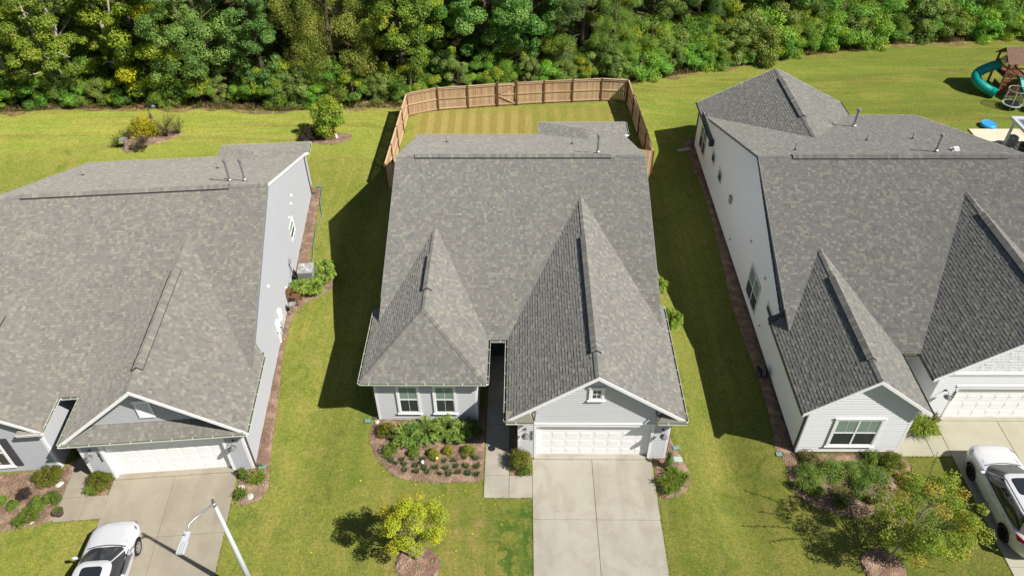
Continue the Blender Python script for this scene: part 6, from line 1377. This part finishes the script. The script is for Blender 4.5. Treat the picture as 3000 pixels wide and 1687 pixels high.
# dry grass and weeds on the verge (stuff)
def verge():
    rg = RS(44); n = 9000; X = rg.uniform(-46, 46, n); V = []; Q = []; Cc = []
    cols = np.array([(.10, .12, .03), (.22, .17, .07), (.07, .10, .025), (.30, .22, .11), (.13, .15, .04), (.16, .085, .045)])
    for i in range(n):
        x = X[i]; y = edge(x)+abs(rg.normal())*.55-.5; h = rg.uniform(.12, .5)*(.6+.5*math.sin(x*1.7)**2); a = rg.uniform(0, 2*PI); b = len(V); z = H(x, y)
        sd = np.array([math.cos(a), math.sin(a), 0])*.02; ln = np.array([math.sin(a), math.cos(a), 0])*h*.5; p = np.array([x, y, z]); c = cols[rg.randint(6)]*rg.uniform(.7, 1.2)
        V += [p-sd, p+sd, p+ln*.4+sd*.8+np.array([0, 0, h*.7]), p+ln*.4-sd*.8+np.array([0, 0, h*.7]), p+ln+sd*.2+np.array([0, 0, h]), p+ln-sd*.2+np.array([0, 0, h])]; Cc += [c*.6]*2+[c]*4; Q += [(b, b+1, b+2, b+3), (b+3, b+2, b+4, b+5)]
    stuff(link("verge_weeds", np_mesh("verge_weeds", np.array(V), np.array(Q), M['leafs'], np.array(Cc))))
verge()
# tree kinds: shape is a list of (height, radius)
def kind_mesh(seed, shape, n_cl, clr, n_leaf, size, cols, droop=0, flat=.75, aspect=.62, up=.5):
    rg = RS(seed); hs = np.array([s[0] for s in shape]); rs = np.array([s[1] for s in shape]); z = rg.uniform(hs[0], hs[-1], n_cl*3); r = np.interp(z, hs, rs)
    keep = rg.random(len(z)) < r/rs.max(); z, r = z[keep][:n_cl], r[keep][:n_cl]; a = rg.uniform(0, 2*PI, len(z)); lump = 1+.22*np.sin(a*3+seed)+.12*np.sin(a*5+z*1.3)
    rr = r*lump*(.5+.55*rg.random(len(z))**.5); cl = np.stack([rr*np.cos(a), rr*np.sin(a), z], 1); rad = clr*(.6+.8*rg.random(len(z)))
    C, D, Nn, L, lc = clump_leaves(cl, rad, n_leaf, size, flat, cols, rg, up=up, droop=droop, jit=.3)
    C[:, 2] = np.maximum(C[:, 2], .05); me = leaf_mesh("crown", C, D, Nn, L, L*aspect, lc, M['leaf'])
    tb = MB(); th = hs[-1]*.8; tb.tube([(0, 0, -.2), (.15*math.sin(seed), .1, th*.4), (0, .1, th)], [.24, .17, .06], 8)
    for k in range(14):
        q = cl[rg.randint(len(cl))]; zz = max(.6, min(th*.9, q[2]*.75)); tb.tube([(0, 0, zz), tuple(q*np.array([.55, .55, 0])+np.array([0, 0, (zz+q[2])/2+.15])), tuple(q)], [.075, .045, .012], 5, cap=False)
    return me, tb
F_A = np.array([(.19, .225, .025), (.14, .18, .022), (.25, .25, .03), (.10, .135, .018)]); F_B = np.array([(.13, .20, .02), (.17, .225, .022), (.40, .36, .008), (.18, .24, .02), (.10, .15, .02)])
F_C = np.array([(.145, .18, .045), (.18, .215, .055), (.11, .145, .035), (.22, .245, .065)]); F_D = np.array([(.11, .19, .05), (.14, .22, .06), (.08, .145, .038)])
F_E = np.array([(.20, .235, .05), (.25, .27, .06), (.15, .185, .04), (.28, .28, .06)]); F_F = np.array([(.085, .165, .025), (.115, .205, .03), (.15, .24, .035), (.065, .125, .02), (.10, .18, .02), (.30, .30, .02)])
F_G = np.array([(.125, .19, .042), (.165, .235, .05), (.09, .145, .03), (.21, .25, .07)]); F_P = np.array([(.065, .115, .03), (.09, .15, .04), (.13, .18, .05), (.17, .14, .05)]); F_L = np.array([(.18, .30, .04), (.19, .31, .045), (.12, .22, .03), (.26, .32, .03)])
F_A, F_B, F_C, F_D, F_E, F_F, F_G, F_P, F_L = [np.minimum(f*np.array([1.05, 1.22, 1.0]), .8) for f in (F_A, F_B, F_C, F_D, F_E, F_F, F_G, F_P, F_L)]
KIN = {
 'oak': kind_mesh(1, [(1.2, 1.6), (3, 3.0), (6, 3.4), (9, 2.8), (11.5, .8)], 85, .62, 32000, .16, F_A, flat=.6),
 'tulip': kind_mesh(2, [(1.0, 1.5), (3, 2.1), (7, 2.3), (11, 1.2)], 64, .62, 24000, .17, F_B),
 'greytree': kind_mesh(3, [(.4, 2.2), (2.5, 3.0), (6, 3.4), (10, 2.4), (12, .8)], 125, .55, 46000, .12, F_C),
 'hemlock': kind_mesh(4, [(.4, 1.9), (3, 1.6), (6, 1.2), (9, .6), (11, .15)], 80, .42, 27000, .12, F_D, droop=.5, flat=.45),
 'willow': kind_mesh(5, [(.5, 2.0), (3, 3.0), (6, 3.2), (9, 2.4), (11, .8)], 115, .6, 46000, .12, F_E, droop=.9, flat=.95, aspect=.4),
 'gum': kind_mesh(6, [(.4, 1.9), (3, 2.7), (6, 2.8), (9, 2.0), (11.5, .5)], 95, .6, 38000, .145, F_F),
 'maple': kind_mesh(7, [(.6, 1.8), (3, 2.6), (6, 3.0), (9.5, 2.2), (11.5, .7)], 72, .6, 32000, .155, F_G),
 'pine': kind_mesh(8, [(1.4, 2.0), (4, 2.4), (8, 1.8), (11, .5)], 60, .65, 32000, .19, F_P, flat=.6, aspect=.14, up=.9),
}
BUSHK = [kind_mesh(20, [(.15, 1.1), (.9, 1.35), (1.9, .9), (2.5, .3)], 34, .40, 11000, .105, F_F), kind_mesh(21, [(.15, 1.2), (.8, 1.3), (1.7, .7), (2.1, .2)], 32, .40, 10000, .10, F_L), kind_mesh(22, [(.15, 1.0), (1.2, 1.2), (2.4, .8), (3.1, .2)], 38, .40, 12000, .105, F_C),
         kind_mesh(23, [(.15, 1.1), (1.0, 1.15), (2.2, .7), (2.9, .15)], 34, .45, 8500, .17, F_L*.8, flat=.6, aspect=.16, up=.9), kind_mesh(24, [(.15, 1.2), (.8, 1.3), (1.8, .7), (2.2, .2)], 32, .40, 10000, .10, F_E*.8)]
TB_CACHE = {}
def put_tree(key, me_tb, name, label, cat, x, y, s, rz, group, bark='bark'):
    me, tb = me_tb; t = thing(name, label, cat, (x, y, H(x, y)), rz, group); t.scale = (s, s, s)
    link("crown" if cat == 'tree' else "foliage", me, t)
    if key not in TB_CACHE: TB_CACHE[key] = tb.mesh("trunk" if cat == 'tree' else "stem", M[bark], True)
    link("trunk" if cat == 'tree' else "stem", TB_CACHE[key], t); return t
FT = [('oak', -41.5, 1.6, 1.0, 0, 'olive leaved tree at the far left end of the woods'), ('oak', -36.8, 1.9, .9, 2.0, 'olive leaved tree with pale bent limbs, second from the left'), ('tulip', -31.2, 2.0, 1.05, 1, 'narrow tree full of yellow leaves left of the big grey green tree'),
      ('greytree', -26.6, 2.4, 1.05, .5, 'big grey green tree behind the bird feeder lawn'), ('greytree', -29.6, 6.2, 1.1, 2.5, 'grey green tree set back between the yellow leaved and big grey green trees'), ('hemlock', -22.3, 1.9, 1.0, 0, 'slender drooping conifer between two broad trees'), ('willow', -17.1, 2.6, 1.0, 0, 'golden olive drooping tree behind the young yellow green tree'),
      ('gum', -12.2, 2.6, 1.0, 0, 'mid green tree with yellow leaves behind the left fence corner'), ('gum', -9.9, 4.4, .8, 2, 'bluish green tree just right of the one behind the left fence corner'), ('maple', -5.9, 3.2, .95, 0, 'pale green maple behind the fence gate'), ('maple', -2.2, 3.6, 1.0, 2.2, 'pale green maple right of the gate, behind the fence'),
      ('pine', 1.6, 3.0, 1.1, 0, 'dark shaggy pine behind the right half of the fence'), ('willow', 4.3, 1.9, .62, 1, 'small golden olive tree behind the right fence corner'), ('greytree', 7.6, 4.6, .9, 4, 'green tree above the bushes right of the fence'), ('pine', 11.6, 3.9, .9, 1, 'pine above the bright bushes, right of the fence'),
      ('gum', 15.2, 4.6, .85, 3, 'leafy tree at the edge behind the right house gable'), ('maple', 19.0, 4.4, .8, 3, 'pale green tree behind the rear gable of the right house'), ('pine', 22.6, 3.8, .85, 4, 'soft dark pine in the middle of the right woods'), ('greytree', 26.4, 5.0, .85, 1, 'grey green tree in the right woods, left of the playset'), ('gum', 30.4, 4.6, .8, 5, 'leafy tree with yellow leaves left of the playset'),
      ('pine', 33.8, 4.4, .8, 2, 'pine behind the playset'), ('maple', 37.6, 4.8, .85, 4, 'pale tree at the right end of the woods'), ('gum', 41.8, 4.8, .85, 1, 'rightmost leafy tree of the woods')]
for (k, x, dy, s, rz, lb) in FT: put_tree(k, KIN[k], {'pine': 'pine_tree', 'hemlock': 'conifer_tree'}.get(k, 'leafy_tree'), lb, 'tree', x, edge(x)+dy, s, rz, "trees along the woodland edge", 'pale_bark' if k in ('oak',) else 'bark')
ks = ['greytree', 'gum', 'maple', 'pine', 'oak', 'gum', 'greytree', 'maple']
for row, (dy, step, off) in enumerate(((8.5, 4.3, 1.5), (13.5, 4.6, 3.2))):
    x = -50+off; i = 0
    while x < 54:
        if not (row == 0 and (-33.6 < x < -32.0 or -20.8 < x < -19.6 or -9.5 < x < -7.2)):
            k = ks[(i*3+row) % len(ks)]; put_tree(k, KIN[k], 'leafy_tree' if k != 'pine' else 'pine_tree', f"{ORD[i % 12]} tree from the left in the {'left' if i < 12 else 'right'} half of the {'second' if row == 0 else 'third'} woodland row", 'tree', x+rgf.uniform(-.8, .8), edge(x)+dy+rgf.uniform(-1, 1), rgf.uniform(.9, 1.12), rgf.uniform(0, 6), "trees deeper in the woods")
        x += step; i += 1
# bare pale trunks and limbs at the left
def bare(x, y, pts, label):
    t = thing("bare_tree", label, "tree", (x, y, H(x, y))); m = MB()
    for p, r in pts: m.tube(p, [r*(1-.6*i/(len(p)-1)) for i in range(len(p))], 8)
    m.build("trunk", M['pale_bark'], t, smooth=True)
bare(-32.2, 33.0, [([(0, 0, -.2), (-.3, .2, 2.2), (-1.1, .6, 4.8), (-1.9, 1.0, 8.5)], .30), ([(-.3, .2, 2.4), (-1.3, -.3, 3.0), (-1.6, -.5, 2.8)], .10), ([(-1.0, .5, 4.5), (-.2, .2, 6.0), (.3, .2, 8)], .12)], "leaning bare grey trunk left of the yellow leaved tree")
bare(-37.8, 31.9, [([(0, .4, -.2), (.1, .3, 2.5), (.2, .2, 5.0), (.0, .3, 7.5)], .13), ([(.1, .2, 3.2), (-.5, -.5, 4.1), (-1.4, -.9, 3.9)], .07), ([(.15, .2, 3.6), (.9, -.7, 4.1), (1.6, -1.0, 3.6), (1.9, -1.1, 2.6)], .085), ([(.1, .2, 4.8), (-1.2, -.4, 5.6), (-2.0, -.6, 6.6)], .07), ([(.9, -.7, 4.1), (2.2, -1.1, 4.5), (3.0, -1.2, 4.2)], .05), ([(.2, .2, 2.6), (-1.0, -.8, 2.6), (-1.7, -1.0, 2.1)], .055)], "thin bare tree with pale arching limbs near the left picture edge")
# bushes along the edge
bx = -45; i = 0; cnt = {}
names = ['leafy green', 'bright green', 'grey green', 'fine needled green', 'olive']
seq = [0, 2, 1, 0, 3, 2, 1, 4, 0, 2, 3, 1]
while bx < 45:
    right = bx > 5.5; k = seq[i % len(seq)]
    if right and i % 3 == 0: k = 1
    if 3 < bx < 5: bx += .8
    s = rgf.uniform(.75, 1.15)*(1.15 if right else .85); dy = rgf.uniform(.3, 1.1); 
    if -12 < bx < 5: dy -= .6
    reg = 'left of the fence' if bx < -12 else ('behind the fence' if bx < 6 else ('right of the fence' if bx < 21 else 'near the playset end'))
    c = cnt.get((k, reg), 0); cnt[(k, reg)] = c+1
    put_tree(('b', k), BUSHK[k], "woodland_bush", f"{ORD[c]} {names[k]} bush from the left at the woodland edge {reg}", 'bush', bx, edge(bx)+dy, s, rgf.uniform(0, 6), "bushes along the woodland edge")
    if right or i % 2 == 0:
        k2 = (k+2) % 5; c = cnt.get((k2, reg+'b'), 0); cnt[(k2, reg+'b')] = c+1
        put_tree(('b', k2), BUSHK[k2], "woodland_bush", f"{ORD[c]} {names[k2]} bush from the left in the back row {reg}", 'bush', bx+.7, edge(bx)+dy+1.7, s*1.35, rgf.uniform(0, 6), "bushes along the woodland edge")
    bx += rgf.uniform(1.1, 1.7); i += 1
